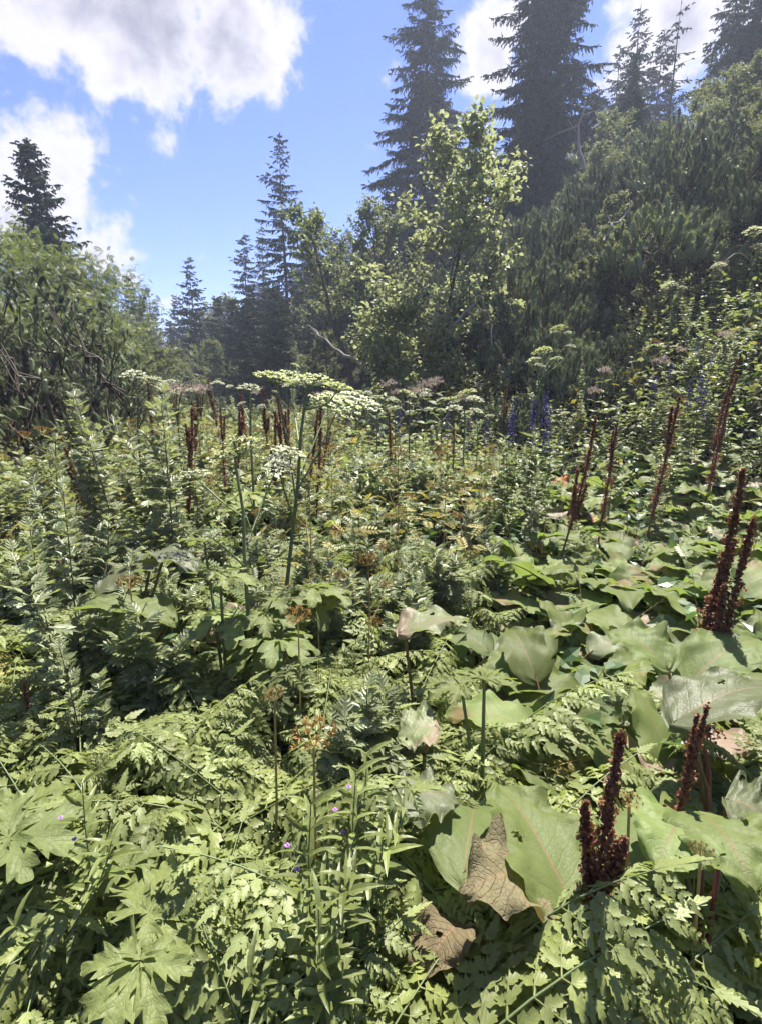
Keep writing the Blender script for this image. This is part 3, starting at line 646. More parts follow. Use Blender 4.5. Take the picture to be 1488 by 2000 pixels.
def pinnate_leaf(mb, c, t, n, us, L0, W, tn, nu, mat, droop, g):
    """pairs of lobed pinnae on a curve given by arrays c (points), t (tangents), n (normals)"""
    for i, u in enumerate(us):
        l = L0[i]
        for s in (-1, 1):
            a = .62 + g.uniform(-.1, .1); d = np.array([s * math.cos(a), 0, 0]) + t[i] * math.sin(a) + np.array([0, 0, -1]) * droop * g.uniform(.4, 1.2)
            B = frame1(d, n[i] + np.array([g.uniform(-.25, .25), 0, 0]))
            V, T, U, Mi = xf(random.choice(PINNA), B, c[i], l); mb.add(V, T, mat, U, .5 + g.uniform(-.06, .06))
def chervil_leaf(seed, Lt=.68, e0=1.3, bend=1.5, npair=8, pl=.17, W=.5, tn=6, mat='chervil', nus=3):
    g = random.Random(seed); mb = MB()
    q = np.linspace(0, 1, 11); y, z, a = bend_curve(q, Lt, e0, bend, .8); side = g.uniform(-.06, .06) * q ** 2
    pts = np.stack([side, y, z], -1); tube(mb, pts, np.linspace(.0042, .0012, 11), 4, 1)
    us = .4 + .57 * (np.arange(npair) / npair) ** .92; k = len(us)
    yy, zz, aa = bend_curve(us, Lt, e0, bend, .8); c = np.stack([np.interp(us, q, side), yy, zz], -1)
    t = np.stack([np.zeros(k), np.cos(aa), np.sin(aa)], -1); n = np.stack([np.zeros(k), -np.sin(aa), np.cos(aa)], -1)
    f = (us - .4) / .6; L0 = pl * (1 - f) ** .75 * (1 + .0 * f) + .03
    pinnate_leaf(mb, c, t, n, us, L0, W, tn, tn * nus, 0, .25, g)
    b = blade(.09, .05, tn * nus, 1, prof_pinna, 0, .3, .1, 0, 0, .6, tn, .5); V, T, U, Mi = xf(b, frame1(t[-1], n[-1]), c[-1]); mb.add(V, T, 0, U)
    return mb
CHV = [chervil_leaf(i, uni(.7, .86), uni(1.15, 1.4), uni(1.2, 1.7), random.choice((7, 8, 9)), uni(.17, .22), uni(.46, .58), random.choice((5, 6, 7))).mesh('chervil_leaf', ['chervil', 'stem']) for i in range(7)]
CHY = [chervil_leaf(30 + i, uni(.5, .6), 1.2, 1.6, 7, .13, .5, 5).mesh('chervil_leaf', ['herb_yellow', 'straw']) for i in range(2)]

def hogweed_leaf(seed, pet=.34, S=.24):
    g = random.Random(seed); mb = MB()
    y, z, a = bend_curve(np.linspace(0, 1, 6), pet, 1.3, 1.0, 1.5); pts = np.stack([np.zeros(6), y, z], -1); tube(mb, pts, np.linspace(.007, .005, 6), 6, 1)
    tilt = rotx(g.uniform(-.25, .15))
    for i, (ang, l, w) in enumerate([(0, 1.05, .62), (.75, .95, .58), (-.75, .95, .58), (1.5, .78, .5), (-1.5, .78, .5), (2.2, .5, .36), (-2.2, .5, .36)]):
        b = blade(S * l * g.uniform(.9, 1.1), S * w * 1.25, 20, 3, lambda u: np.minimum(1, .32 + u * 1.7) * (1.0001 - u) ** .6 * 1.25, g.uniform(-.05, .2), g.uniform(.5, 1.1), .2, .07, 2, .5, 4, .75, 0, 0, 0, g.uniform(0, 6))
        V, T, U, Mi = b; V = V @ rotz(-ang + g.uniform(-.12, .12)).T; V[:, 2] += .0015 * i; V = V @ tilt.T + pts[-1]; mb.add(V, T, 0, U, .3)
    return mb.mesh('hogweed_leaf', ['hogweed', 'stem'])
HOG = [hogweed_leaf(i, uni(.28, .4), uni(.2, .26)) for i in range(4)]

def lobed_tpl(k=3, w=.05):
    """small deeply cut leaf, unit length"""
    mb = MB(); g = random.Random(k)
    def strip(p, d, l, w):
        B = frame1(d, (0, 0, 1)); V = np.array([[0, 0, 0], [w, .4 * l, .02], [w * .6, .75 * l, 0], [0, l, -.06 * l], [-w * .6, .75 * l, 0], [-w, .4 * l, .02]]) @ B.T + p
        mb.add(V, [(0, 1, 2), (0, 2, 3), (0, 3, 4), (0, 4, 5)])
    strip(np.zeros(3), (0, 1, 0), 1.0, w * 1.2)
    for i in range(k):
        y = .22 + .55 * i / k
        for s in (-1, 1): strip(np.array([0, y, .0]), (s * .75, .75, g.uniform(-.1, .15)), .5 - .1 * i, w)
    return tpl_of(mb)
LOBED = lobed_tpl(3, .075)
LANCE = blade(1.0, .24, 5, 1, lambda u: np.minimum(1, u * 3 + .15) * (1.0001 - u) ** .7 * 1.1, .1, .8, .3)
LANCE0 = (np.array([[0, 0, 0], [.11, .3, .04], [.09, .62, .03], [0, 1, -.14], [-.09, .62, .03], [-.11, .3, .04], [0, .45, 0]], float), LEAF4[1], LEAF4[2], LEAF4[3])
OVATE = blade(1.0, .56, 5, 1, lambda u: np.minimum(1, u * 2.6 + .15) * (1.0001 - u) ** .6 * 1.1, .1, .6, .25)
OVATE0 = (np.array([[0, 0, 0], [.27, .25, .06], [.24, .55, .05], [0, 1, -.15], [-.24, .55, .05], [-.27, .25, .06], [0, .45, 0]], float), LEAF4[1], LEAF4[2], LEAF4[3])
FEATHER = pinnate_tpl(5, .06)

def leafy_stem(seed, H, tpl, ls, nodes, per, el0, el1, mats, r=.0045, decus=False, low=.12, taper=.5, bushy=0.0, side=0):
    """upright stem with leaves: returns (stem mesh, foliage mesh)"""
    g = np.random.default_rng(seed); st, fo = MB(), MB()
    q = np.linspace(0, 1, 7); lean = g.normal(0, .05, 2)
    pts = np.stack([lean[0] * q * H + .012 * np.sin(q * 5), lean[1] * q * H, q * H], -1); tube(st, pts, np.linspace(r, r * .4, 7), 5)
    stems = [(pts, H)]
    for k in range(side):
        f = g.uniform(.25, .65); p = np.array([np.interp(f, q, pts[:, i]) for i in range(3)]); az = g.uniform(0, 6.28)
        l = H * g.uniform(.25, .42); sp = p + np.stack([np.sin(az) * l * .55 * q ** .8, np.cos(az) * l * .55 * q ** .8, l * q ** 1.1], -1); tube(st, sp, np.linspace(r * .6, r * .25, 7), 4); stems.append((sp, l))
    for sp, l in stems:
        n = nodes if l == H else max(4, int(nodes * .45)); fs = low + (1 - low) * np.linspace(0, 1, n)
        for i, f in enumerate(fs):
            p = np.array([np.interp(f, q, sp[:, c]) for c in range(3)]); a0 = i * (1.5708 if decus else 2.399) + g.normal(0, .15)
            az = a0 + np.arange(per) * 6.283 / per; el = el0 + (el1 - el0) * f + g.normal(0, .15, per)
            d = sph(az, el); s = ls * (1 - taper * f) * g.uniform(.75, 1.2, per)
            fo.bulk(tpl, np.repeat(p[None], per, 0), frames(d, np.array([0, 0, 1.0]) + g.normal(0, .25, (per, 3))), s)
    return st.mesh('stem', [mats[0]]), fo.mesh('foliage', [mats[1]], smooth=False)
MUG = [leafy_stem(i, uni(.85, 1.1), LOBED, .125, 22, 3, -.1, .75, ('stem_purple', 'mugwort'), side=2) for i in range(4)]
MUGL = [leafy_stem(10 + i, uni(.5, .6), LOBED, .15, 17, 3, -.15, .7, ('stem', 'mugwort'), side=5) for i in range(3)]
NET = [leafy_stem(20 + i, uni(.7, .95), OVATE, .1, 16, 3, -.1, .5, ('stem', 'herb'), decus=True, side=3) for i in range(3)]
WIL = [leafy_stem(30 + i, uni(.5, .72), LANCE, .1, 22, 2, .0, .7, ('stem', 'herb'), r=.0032, decus=True, taper=.35, side=2) for i in range(3)]
GLOSSY = [leafy_stem(40 + i, uni(.5, .65), OVATE, .08, 16, 2, -.25, .4, ('stem', 'herb'), decus=True, side=3) for i in range(2)]

def umbel_mesh(seed, mats, nray=24, nf=15, dome=.4, R_=1.0, base=-.5):
    g = np.random.default_rng(seed); mb = MB(); th = np.arange(nray) * 2.399; rr = np.sqrt((np.arange(nray) + .5) / nray)
    e = np.stack([rr * np.cos(th), rr * np.sin(th), -dome * rr ** 2 + g.normal(0, .03, nray)], -1) + g.normal(0, .03, (nray, 3))
    o = np.array([0, 0, base])
    for p in e:
        m = (o + p) / 2 + (p - o) * [.12, .12, -.06]; tube(mb, [o, m, p], [.016, .014, .012], 3, 1)
    quad = (np.array([[-.5, -.4, 0], [.5, -.4, .05], [.55, .4, 0], [0, .6, .06], [-.5, .4, -.04]], float), np.array([[0, 1, 2], [0, 2, 3], [0, 3, 4]]), np.zeros((5, 2)) + .5, np.zeros(3, int))
    idx = np.repeat(np.arange(nray), nf); m = len(idx); f2 = g.normal(0, .085, (m, 3)) * [1, 1, .3]
    B = frames(g.normal(0, 1, (m, 3)) * [1, 1, .25], np.array([0, 0, 1.0]) + g.normal(0, .3, (m, 3)))
    mb.bulk(quad, e[idx] + f2 + [0, 0, .03], B, .075 * g.uniform(.7, 1.3, m), mat=0)
    return mb.mesh('umbel', mats, smooth=False)
UMW = [umbel_mesh(i, ['umbel', 'stem']) for i in range(3)]
UMG = [umbel_mesh(10 + i, ['umbel_green', 'stem'], 26, 13, .34, 1, -.5) for i in range(2)]
UMR = umbel_mesh(20, ['umbel_green', 'stem'], 30, 7, .5, 1, -.62)
def dry_umbel(seed, mats=('dry', 'straw'), nray=16, nf=11):
    g = np.random.default_rng(seed); mb = MB(); th = np.arange(nray) * 2.399; rr = np.sqrt((np.arange(nray) + .6) / nray) * g.uniform(.8, 1.1, nray)
    e = np.stack([rr * np.cos(th), rr * np.sin(th), -.25 * rr ** 2 + g.normal(0, .06, nray)], -1); o = np.array([0, 0, -.85])
    for p in e: tube(mb, [o, (o + p) / 2 + (p - o) * [.1, .1, -.08], p], [.02, .016, .013], 3, 1)
    idx = np.repeat(np.arange(nray), nf); m = len(idx); out = unit(unit(e[idx] - o) + g.normal(0, .5, (m, 3)))
    mb.bulk(NARROW, e[idx], frames(out, g.normal(0, 1, (m, 3))), .32 * g.uniform(.6, 1.2, m), mat=0)
    return mb.mesh('seed_umbel', list(mats), smooth=False)
DRY = [dry_umbel(i) for i in range(2)]; SEEDY = [dry_umbel(5 + i, ('herb_yellow', 'stem'), 12, 8) for i in range(2)]

def seed_stalk(seed, H, dens=1.0, racemes=5):
    g = np.random.default_rng(seed); st, se = MB(), MB(); q = np.linspace(0, 1, 8)
    pts = np.stack([.02 * np.sin(q * 4 + seed), .015 * np.cos(q * 3), q * H], -1); tube(st, pts, np.linspace(.0085, .003, 8), 6)
    Pp = []
    axes = [(pts, .34 if racemes != 2 else .22, 1.0, 1.0)]
    for k in range(racemes):
        f = g.uniform(.36, .72); p = np.array([np.interp(f, q, pts[:, c]) for c in range(3)]); az = g.uniform(0, 6.28); l = H * g.uniform(.14, .26)
        rp = p + np.stack([np.sin(az) * .05 * q ** .6, np.cos(az) * .05 * q ** .6, l * q], -1); tube(st, rp, np.linspace(.004, .002, 8), 4); axes.append((rp, .05, 1.0, .62))
    for ap, f0, f1, w in axes:
        n = int((3000 if racemes == 2 else 2100) * dens * w * w); az0 = g.uniform(0, 6.283, n); f = g.uniform(f0, f1, n); tt = (f - f0) / (f1 - f0)
        wh = .55 + .45 * np.sin(f * H * 62 + 2 * np.sin(f * 31 + seed) + seed) + .35 * np.sin(az0 * 2 + f * 40); wh = np.clip(wh, .12, 1.3); rad = (.05 if racemes == 2 else .036) * w * wh * np.minimum(1, (1 - tt) * 1.5 + .1) * np.minimum(1, tt * 8 + .35) * np.sqrt(g.random(n))
        az = az0; c = np.stack([np.interp(f, q, ap[:, i]) for i in range(3)], -1)
        Pp.append(c + np.stack([np.cos(az) * rad, np.sin(az) * rad, g.normal(0, .006, n)], -1))
    Pp = np.concatenate(Pp); m = len(Pp); d = unit(g.normal(0, 1, (m, 3)) + [0, 0, -.6])
    tpl = (LEAF4[0] * [1.1, 1, 1], LEAF4[1][[0, 1, 2, 3, 4, 5]], LEAF4[2], LEAF4[3])
    se.bulk(tpl, Pp, frames(d, g.normal(0, 1, (m, 3))), .0118 * g.uniform(.5, 1.3, m))
    return st.mesh('stalk', ['rust_stem']), se.mesh('seed_head', ['rust'], smooth=False)
STALK = [seed_stalk(i, 1.15, .85, 3) for i in range(4)]; STALKN = [seed_stalk(33, 1.15, 1.0, 2), seed_stalk(37, 1.15, .9, 2)]; STALKT = [seed_stalk(9 + i, 1.15, .85, 1) for i in range(2)]

def monkshood(seed):
    g = np.random.default_rng(seed); H = 1.25; st, fo = leafy_stem(60 + seed, H * .72, LOBED, .16, 14, 3, -.1, .5, ('stem', 'herb'), taper=.4); s2, fl = MB(), MB()
    V = np.array([[0, 0, 0], [.45, .5, 0], [0, .5, .5], [-.45, .5, 0], [0, .5, -.35], [0, 1.0, .25], [0, 1.15, -.3]], float)
    T = np.array([[0, 1, 2], [0, 2, 3], [0, 3, 4], [0, 4, 1], [5, 2, 1], [5, 3, 2], [6, 4, 3], [6, 1, 4], [5, 1, 6], [5, 6, 3]])
    n = 46; f = np.sort(g.random(n)) ** .85; az = np.arange(n) * 2.399; d = sph(az, .35 + .5 * f)
    p = np.stack([np.zeros(n), np.zeros(n), H * (.68 + .32 * f)], -1) + d * .012
    fl.bulk((V, T, np.zeros((7, 2)) + .5, np.zeros(10, int)), p, frames(d, [0, 0, 1.0]), (.025 * (1.15 - .6 * f)) * g.uniform(.8, 1.2, n))
    tube(fl, [(0, 0, H * .6), (.008, 0, H * .8), (0, 0, H)], [.004, .003, .002], 4, 1); return st, fo, fl.mesh('flower_spike', ['monk', 'stem'], smooth=False)
MONK = [monkshood(i) for i in range(2)]
def pinkplant(seed):
    g = np.random.default_rng(seed); H = 1.05; st, fo = leafy_stem(80 + seed, H * .85, OVATE, .15, 8, 2, -.1, .4, ('stem_purple', 'herb'), taper=.3); s2, fl = MB(), MB()
    for k in range(11):
        az = k * 2.399; r = .08 * math.sqrt((k + .4) / 11); e = np.array([math.cos(az) * r, math.sin(az) * r, H - .35 * r + g.normal(0, .015)])
        tube(fl, [(0, 0, H * .78), (e[0] * .5, e[1] * .5, H * .92), e], [.003, .002, .0015], 3, 1)
        m = 15; p = e + g.normal(0, .014, (m, 3)) * [1, 1, .6]; d = unit(g.normal(0, .6, (m, 3)) + [0, 0, .8]); fl.bulk(NARROW, p, frames(d, g.normal(0, 1, (m, 3))), .028)
    return st, fo, fl.mesh('flower_head', ['pink', 'stem_purple'], smooth=False)
PINK = [pinkplant(i) for i in range(2)]

# ------------------------------------------------------------------ herbs: plants
COUNT = {}
def rosette(name, label, cat, group, x, y, leaves, n, sc, tilt=.12, dz=0.0):
    t = thing(name, label, cat, ground(x, y, dz), uni(0, 6.28), group, sc)
    for i in range(n):
        part('leaf', random.choice(leaves), t, (uni(-.02, .02), uni(-.02, .02), 0), (uni(-tilt, tilt) - (.12 if i % 3 == 0 else -.05), uni(-tilt, tilt), i * 6.283 / n + uni(-.4, .4)), uni(.75, 1.1))
    COUNT[name] = COUNT.get(name, 0) + 1
    return t
def simple(name, label, cat, group, x, y, ms, parts, sc=1.0, lean=None, z=None):
    loc = ground(x, y) if z is None else (x, y, z)
    t = thing(name, label, cat, loc, uni(0, 6.28), group, sc)
    if lean is not None: t.rotation_euler = Euler((lean[0], lean[1], t.rotation_euler[2]))
    for m, p in zip(ms, parts): part(p, m, t, kind='stuff' if p == 'foliage' else None)
    COUNT[name] = COUNT.get(name, 0) + 1
    return t
def dock(x, y, n=None, sc=1.0, pale=.3, old=.1, yel=.06, label='broad leaved green dock in the patch around the rusty seed stalks', group='docks in the meadow'):
    pool = [random.choice(DOCK) for _ in range(10)]
    pool = [random.choice(DOCKP) if random.random() < pale else (random.choice(DOCKO) if random.random() < old else (random.choice(DOCKY) if random.random() < yel else m)) for m in pool]
    return rosette('dock_plant', label, 'plant', group, x, y, pool, n or random.choice((5, 6, 7)), sc, .22)
def region(px, py):
    r = random.random()
    if py > 1500:
        if px < 470: return 'chervil' if r < .94 else 'hogleaf'
        if px < 790: return 'willow' if r < .4 else 'chervil'
        if py < 1790 and px > 900: return 'dock' if r < .6 else 'chervil'
        return 'chervil'
    if py > 1280:
        if px < 200: return 'mugwort' if r < .12 else ('mugl' if r < .3 else 'chervil')
        if px < 1000: return 'chervil' if r < .8 else ('dock' if r < .88 else 'mugl')
        return 'dock' if (r < .72 and px > 1040) else 'chervil'
    if py > 1000:
        if px < 330: return 'mugl' if r < .3 else ('mugwort' if r < .42 else ('dock' if (r < .62 and px > 140) else 'chervil'))
        if px < 520: return 'dock' if r < .4 else ('mugl' if r < .55 else 'chervil')
        if px < 960: return 'chervil' if r < .5 else ('dock' if r < .68 else ('seedy' if r < .85 else 'mugl'))
        return 'dock' if r < .93 else 'chervil'
    if py > 860:
        if px < 400: return 'mugwort' if r < .22 else ('mugl' if r < .42 else ('seedy' if r < .75 else 'nettle'))
        if px < 1000: return 'seedy' if r < .3 else ('mugl' if r < .5 else ('dock' if r < .7 else 'nettle'))
        return 'dock' if r < .78 else ('nettle' if r < .92 else 'mugwort')
    if px < 420: return 'mugwort' if r < .25 else ('nettle' if r < .7 else 'seedy')
    if px < 980: return 'nettle' if r < .4 else ('mugwort' if r < .7 else ('pink' if r < .8 else 'seedy'))
    return 'nettle' if r < .5 else ('mugwort' if r < .8 else ('pink' if r < .86 else 'seedy'))
def meadow_edge(x, y):
    """true where the open meadow lies"""
    sR = (x + .44 * y - 6.3) / 1.09; sL = (-x - 4.3 - .42 * (y - 6)) / 1.085
    e = 2.0 + .75 * (x - 3.4) if x > 3.4 else 1.7
    return sR < e + .25 and sL < 1.2
def seedy(x, y, sc, label='thin chervil stem gone to yellow seed above the leaves', group='chervil stems gone to seed'):
    t = thing('seeding_chervil', label, 'plant', ground(x, y), uni(0, 6.28), group, sc)
    part('stem', SEEDST[0], t)
    for p, s in SEEDST[1]: part('seed_umbel', random.choice(SEEDY if random.random() < .6 else DRY), t, p, (uni(-.2, .2), uni(-.2, .2), uni(0, 6)), s)
def make_seedstem():
    mb = MB(); tips = []; tube(mb, [(0, 0, 0), (.01, 0, .4), (0, .01, .75), (.01, 0, .98)], [.0045, .004, .003, .0022], 5); tips.append(((.01, 0, 1.03), .065))
    for k, f in enumerate((.5, .6, .72, .8)):
        az = k * 2.2; l = .3 - .1 * f; e = np.array([math.cos(az) * l * .7, math.sin(az) * l * .7, f + l * .75]); tube(mb, [(0, 0, f), (e[0] * .55, e[1] * .55, f + l * .35), e], [.003, .0025, .0018], 4); tips.append((tuple(e + [0, 0, .035]), uni(.04, .06)))
    return mb.mesh('seed_stem', ['straw']), tips
SEEDST = make_seedstem()
def scatter():
    g = random.Random(3)
    bands = [(.2, 2.0, .2), (2.0, 4.0, .27), (4.0, 7.0, .4), (7.0, 13.5, .62)]
    for y0, y1, sp in bands:
        for y in np.arange(y0, y1, sp):
            hw = .8 * y + .75
            for x in np.arange(-hw, hw, sp):
                xx, yy = x + g.uniform(-.45, .45) * sp, y + g.uniform(-.45, .45) * sp
                if not meadow_edge(xx, yy) or math.hypot(xx, yy) < .3: continue
                z = float(gz(xx, yy)); px, py, d = proj(xx, yy, z + .5)
                if px < -230 or px > 1720 or py > 2350: continue
                k = region(px, py); far = yy > 6.5
                if k == 'chervil':
                    rosette('chervil_plant', 'feathery leaved green chervil in the leafy carpet', 'plant', 'chervil plants in the leafy carpet', xx, yy, CHV + ([CHY[0]] if g.random() < .3 else []), 7 if yy < 3 else 6, g.uniform(.7, 1.15) * (.8 if px > 1000 else 1), .38)
                elif k == 'dock':
                    dock(xx, yy, 5 if far else None, g.uniform(.6, 1.05) * (.8 if yy < 3 else 1), .2, .05, .05)
                    if px > 960 and 840 < py < 1450: dock(xx + g.uniform(-.2, .2), yy + g.uniform(-.2, .2), 6, g.uniform(.6, 1.0) * (.85 if yy < 3 else 1), .2, .04, .05)
                elif k == 'hogleaf': rosette('hogweed_plant', 'young hogweed rosette with broad lobed pale green leaves', 'plant', 'young hogweeds in the leafy carpet', xx, yy, HOG, 4, g.uniform(.85, 1.1))
                elif k == 'mugwort': simple('mugwort_plant', 'tall silvery mugwort with finely cut leaves on upright stems', 'plant', 'tall silvery mugworts', xx, yy, g.choice(MUG), ('stem', 'foliage'), g.uniform(.75, 1.05), (g.uniform(-.1, .1), g.uniform(-.1, .1)))
                elif k == 'mugl': simple('mugwort_plant', 'low bushy silvery mugwort among the broader leaves', 'plant', 'low silvery mugworts', xx, yy, g.choice(MUGL), ('stem', 'foliage'), g.uniform(.85, 1.2), (g.uniform(-.1, .1), g.uniform(-.1, .1)))
                elif k == 'willow':
                    t = simple('willowherb_plant', 'slender willowherb with narrow paired leaves', 'plant', 'willowherbs among the chervil', xx, yy, g.choice(WIL + GLOSSY), ('stem', 'foliage'), g.uniform(.8, 1.1), (g.uniform(-.1, .1), g.uniform(-.1, .1)))
                elif k == 'nettle': simple('nettle_plant', 'leafy nettle like herb with paired toothless leaves', 'plant', 'leafy herbs filling the far meadow', xx, yy, g.choice(NET), ('stem', 'foliage'), g.uniform(.75, 1.1) * (.68 if z > .45 else 1))
                elif k == 'pink': simple('adenostyles_plant', 'tall herb topped by a dusty pink flower cluster', 'plant', 'dusty pink flowering herbs', xx, yy, g.choice(PINK), ('stem', 'foliage', 'flower_head'), g.uniform(.85, 1.15))
                else: seedy(xx, yy, g.uniform(.7, 1.0))
scatter()

for px, py, d in [(880, 1850, .98), (960, 1960, .9), (1420, 1880, 1.0), (1490, 1960, .9), (1060, 1920, .93), (820, 1980, .88), (1330, 1900, 1.0), (700, 1960, .9), (100, 1960, .92), (330, 1990, .9), (520, 1960, .92), (30, 1880, 1.0)]:
    p = P(px, py, d); rosette('chervil_plant', 'feathery leaved green chervil in the leafy carpet', 'plant', 'chervil plants in the leafy carpet', p[0], p[1], CHV, 5, max(.7, (p[2]) / .52))
for px, py, d in [(180, 800, 3.4), (228, 790, 3.4), (318, 800, 3.3), (330, 750, 4.0), (60, 870, 3.0), (110, 1010, 2.1), (60, 1080, 1.9), (150, 1050, 2.2)]:
    p = P(px, py, d); h = float(p[2] - gz(p[0], p[1])); simple('mugwort_plant', 'tall silvery mugwort', 'plant', 'tall silvery mugworts', p[0], p[1], random.choice(MUG), ('stem', 'foliage'), max(.7, min(1.45, h / .97)), (uni(-.05, .05), uni(-.05, .05)))
# ---- named individuals -------------------------------------------------
def top_at(px, py, d):
    p = P(px, py, d); return p, float(p[2] - gz(p[0], p[1]))
def stalk(px, py, d, label=None, group=None, tilt=(0, 0), thin=False, H=None):
    p, h = top_at(px, py, d); ms = random.choice(STALKT if thin else (STALKN if H else STALK))
    t = thing('dock_seed_stalk', label or 'rust brown dried dock seed stalk standing above the meadow', 'seed stalk', (0, 0, 0), uni(0, 6.28), group if label is None or group else None, 1.0)
    h = min(max(h, .7), 1.45) if H is None else H
    t.scale = (h / 1.15,) * 3
    t.rotation_euler = (-tilt[1], tilt[0], 0); rz = uni(0, 6.28)
    top = Euler(t.rotation_euler).to_matrix() @ Vector((0, 0, h))
    bx, by = p[0] - top.x, p[1] - top.y; t.location = (bx, by, p[2] - top.z if H else float(gz(bx, by)))
    part('stalk', ms[0], t, rot=(0, 0, rz)); part('seed_head', ms[1], t, rot=(0, 0, rz))
GS = 'dried dock seed stalks in the meadow'
for px, py, d in [(285, 722, 6.2), (383, 757, 6.0), (369, 800, 4.6), (432, 797, 5.4), (467, 750, 6.6), (519, 757, 6.6), (538, 775, 5.6), (553, 777, 5.8), (566, 792, 6.2), (624, 782, 5.0), (617, 800, 5.2), (757, 808, 5.6), (640, 830, 6.4), (540, 800, 5.2), (466, 790, 5.8), (990, 748, 8.2), (888, 820, 6.6), (30, 840, 5.0), (40, 720, 7.5), (410, 740, 8)]:
    stalk(px, py, d, None, GS, (uni(-.11, .11), uni(-.08, .08)), random.random() < .55)
stalk(122, 842, 4.0, 'crooked rust brown dock stalk rising from the silvery mugwort', None, (-.12, 0))
stalk(1160, 808, 3.8, 'tall tapering rusty dock stalk among pale broad dock leaves', None, (.14, .05))
stalk(1201, 826, 4.4, 'slim dark dock stalk beside the tall tapering rusty one', None, (.02, 0), True)
stalk(1326, 762, 4.2, 'slender rust brown dock stalk next to a silvery dock leaf', None, (.08, 0), True)
stalk(1437, 697, 5.6, 'reddish dock stalk on the grassy rise near the monkshood', None, (.05, 0), True)
stalk(1420, 775, 5.0, 'small ragged dock stalk below the reddish one on the rise', None, (.04, 0), True)
stalk(1442, 915, 1.95, 'very large dark red dock stalk leaning, densely seeded', None, (.13, .12), False, 1.2)
stalk(1484, 1015, 1.85, 'thick dark red dock stalk crossing the largest leaning one', None, (.16, .1), False, 1.1)
stalk(1205, 1440, .98, 'dark maroon dock seed stalk in front of the glossy red veined leaf', None, (-.04, .0), False, 1.0)
stalk(1370, 1380, 1.3, 'short sparse dock stalk between feathery leaves', None, (.05, 0), True, .8)
stalk(50, 1330, 1.9, 'reddish thin dock stalk at the edge of the silvery mugwort', None, (.0, 0), True, .8)

def hogweed(base, stem, brs, label, d, leaves=3, group=None, sw=.0105):
    """stem and branches given as picture points at depth d, built in metres"""
    b = P(base[0], base[1], d); b = np.array(ground(b[0], b[1])); t = thing('flowering_hogweed', label, 'plant', b, 0, group)
    mb = MB(); pts = [np.zeros(3)] + [P(x, y, d + dd) - b for x, y, dd in stem]; n = len(pts)
    tube(mb, pts, np.linspace(sw, sw * .55, n), 8)
    for (pp, wpx, kind) in brs:
        q = [P(x, y, d + dd) - b for x, y, dd in pp]; r = .88 * wpx / 2 / F * (d + pp[-1][2])
        if len(q) > 1:
            qq = np.array([np.interp(np.linspace(0, 1, 6), np.linspace(0, 1, len(q)), np.array(q)[:, i]) for i in range(3)]).T
            tube(mb, qq, np.linspace(sw * .5, sw * .32, 6), 6)
        um = {'w': UMW, 'g': UMG, 'r': [UMR]}[kind]; base_h = {'w': .5, 'g': .5, 'r': .62}[kind]
        part('umbel', random.choice(um), t, q[-1] + np.array([0, 0, base_h * r * .92]), (uni(-.3, .3), uni(-.3, .3), uni(0, 6)), r)
    part('stem', mb.mesh('hogweed_stem', ['stem']), t)
    for i in range(leaves): part('leaf', random.choice(HOG), t, (0, 0, uni(.1, .4)), (uni(-.2, .2), uni(-.2, .2), uni(0, 6.28)), uni(.8, 1.1))
    return t
hogweed((552, 1300), [(560, 1150, 0), (572, 1040, 0), (582, 950, 0), (588, 850, 0), (598, 775, .05), (606, 752, .05)],
        [([(606, 752, .05)], 100, 'g'), ([(566, 880, 0), (548, 790, .05), (541, 748, .05)], 95, 'g'), ([(585, 870, 0), (575, 800, .2), (571, 745, .25)], 85, 'g'), ([(598, 800, .05), (640, 790, -.05), (660, 762, -.1)], 70, 'g'),
         ([(598, 760, .05), (578, 715, .1)], 22, 'g'), ([(580, 960, 0), (625, 880, .05), (660, 800, .1)], 120, 'g'), ([(582, 940, 0), (600, 900, .1), (640, 800, .25), (700, 795, .3)], 110, 'w'), ([(580, 990, 0), (572, 930, -.1), (566, 890, -.15)], 78, 'w'), ([(576, 1020, 0), (556, 960, -.15), (546, 918, -.2)], 70, 'w')],
        'tall hogweed with a wide crown of pale green umbels above the meadow', 2.6, 4)
hogweed((490, 1330), [(484, 1180, 0), (478, 1080, 0), (476, 1000, 0), (466, 940, 0), (459, 890, 0)],
        [([(459, 890, 0)], 130, 'r'), ([(477, 1010, 0), (440, 985, .1), (385, 935, .15)], 78, 'w'), ([(482, 1110, 0), (440, 1070, -.1), (415, 1050, -.1)], 45, 'w'), ([(478, 1080, 0), (510, 990, .2), (545, 905, .3)], 60, 'w')],
        'hogweed with one umbel seen as bare spreading rays, beside a white one', 2.3, 4, None, .0095)
hogweed((490, 900), [(490, 850, 0), (490, 800, 0), (488, 762, 0)], [([(488, 762, 0)], 56, 'w'), ([(490, 830, 0), (478, 800, .1), (472, 790, .1)], 22, 'w'), ([(490, 840, 0), (505, 810, .1), (512, 795, .1)], 20, 'w')], 'slim hogweed with a single flat white umbel against dwarf pines', 4.4, 2, None, .011)
hogweed((265, 900), [(270, 830, 0), (272, 780, 0), (262, 738, 0)], [([(262, 738, 0)], 62, 'w'), ([(271, 790, 0), (290, 770, 0), (302, 750, 0)], 58, 'w'), ([(271, 800, 0), (300, 780, .1), (315, 760, .1)], 42, 'w')], 'hogweed with overlapping flat white umbels beside a rusty dock stalk', 4.8, 2, None, .011)
hogweed((350, 900), [(350, 850, 0), (348, 800, 0), (345, 770, 0)], [([(345, 770, 0)], 48, 'w'), ([(349, 810, 0), (370, 780, 0), (376, 765, 0)], 34, 'w'), ([(349, 810, 0), (335, 785, 0), (330, 750, 0)], 36, 'w')], 'hogweed with small white umbels beside pinkish drooping flowers', 5.4, 2, None, .01)
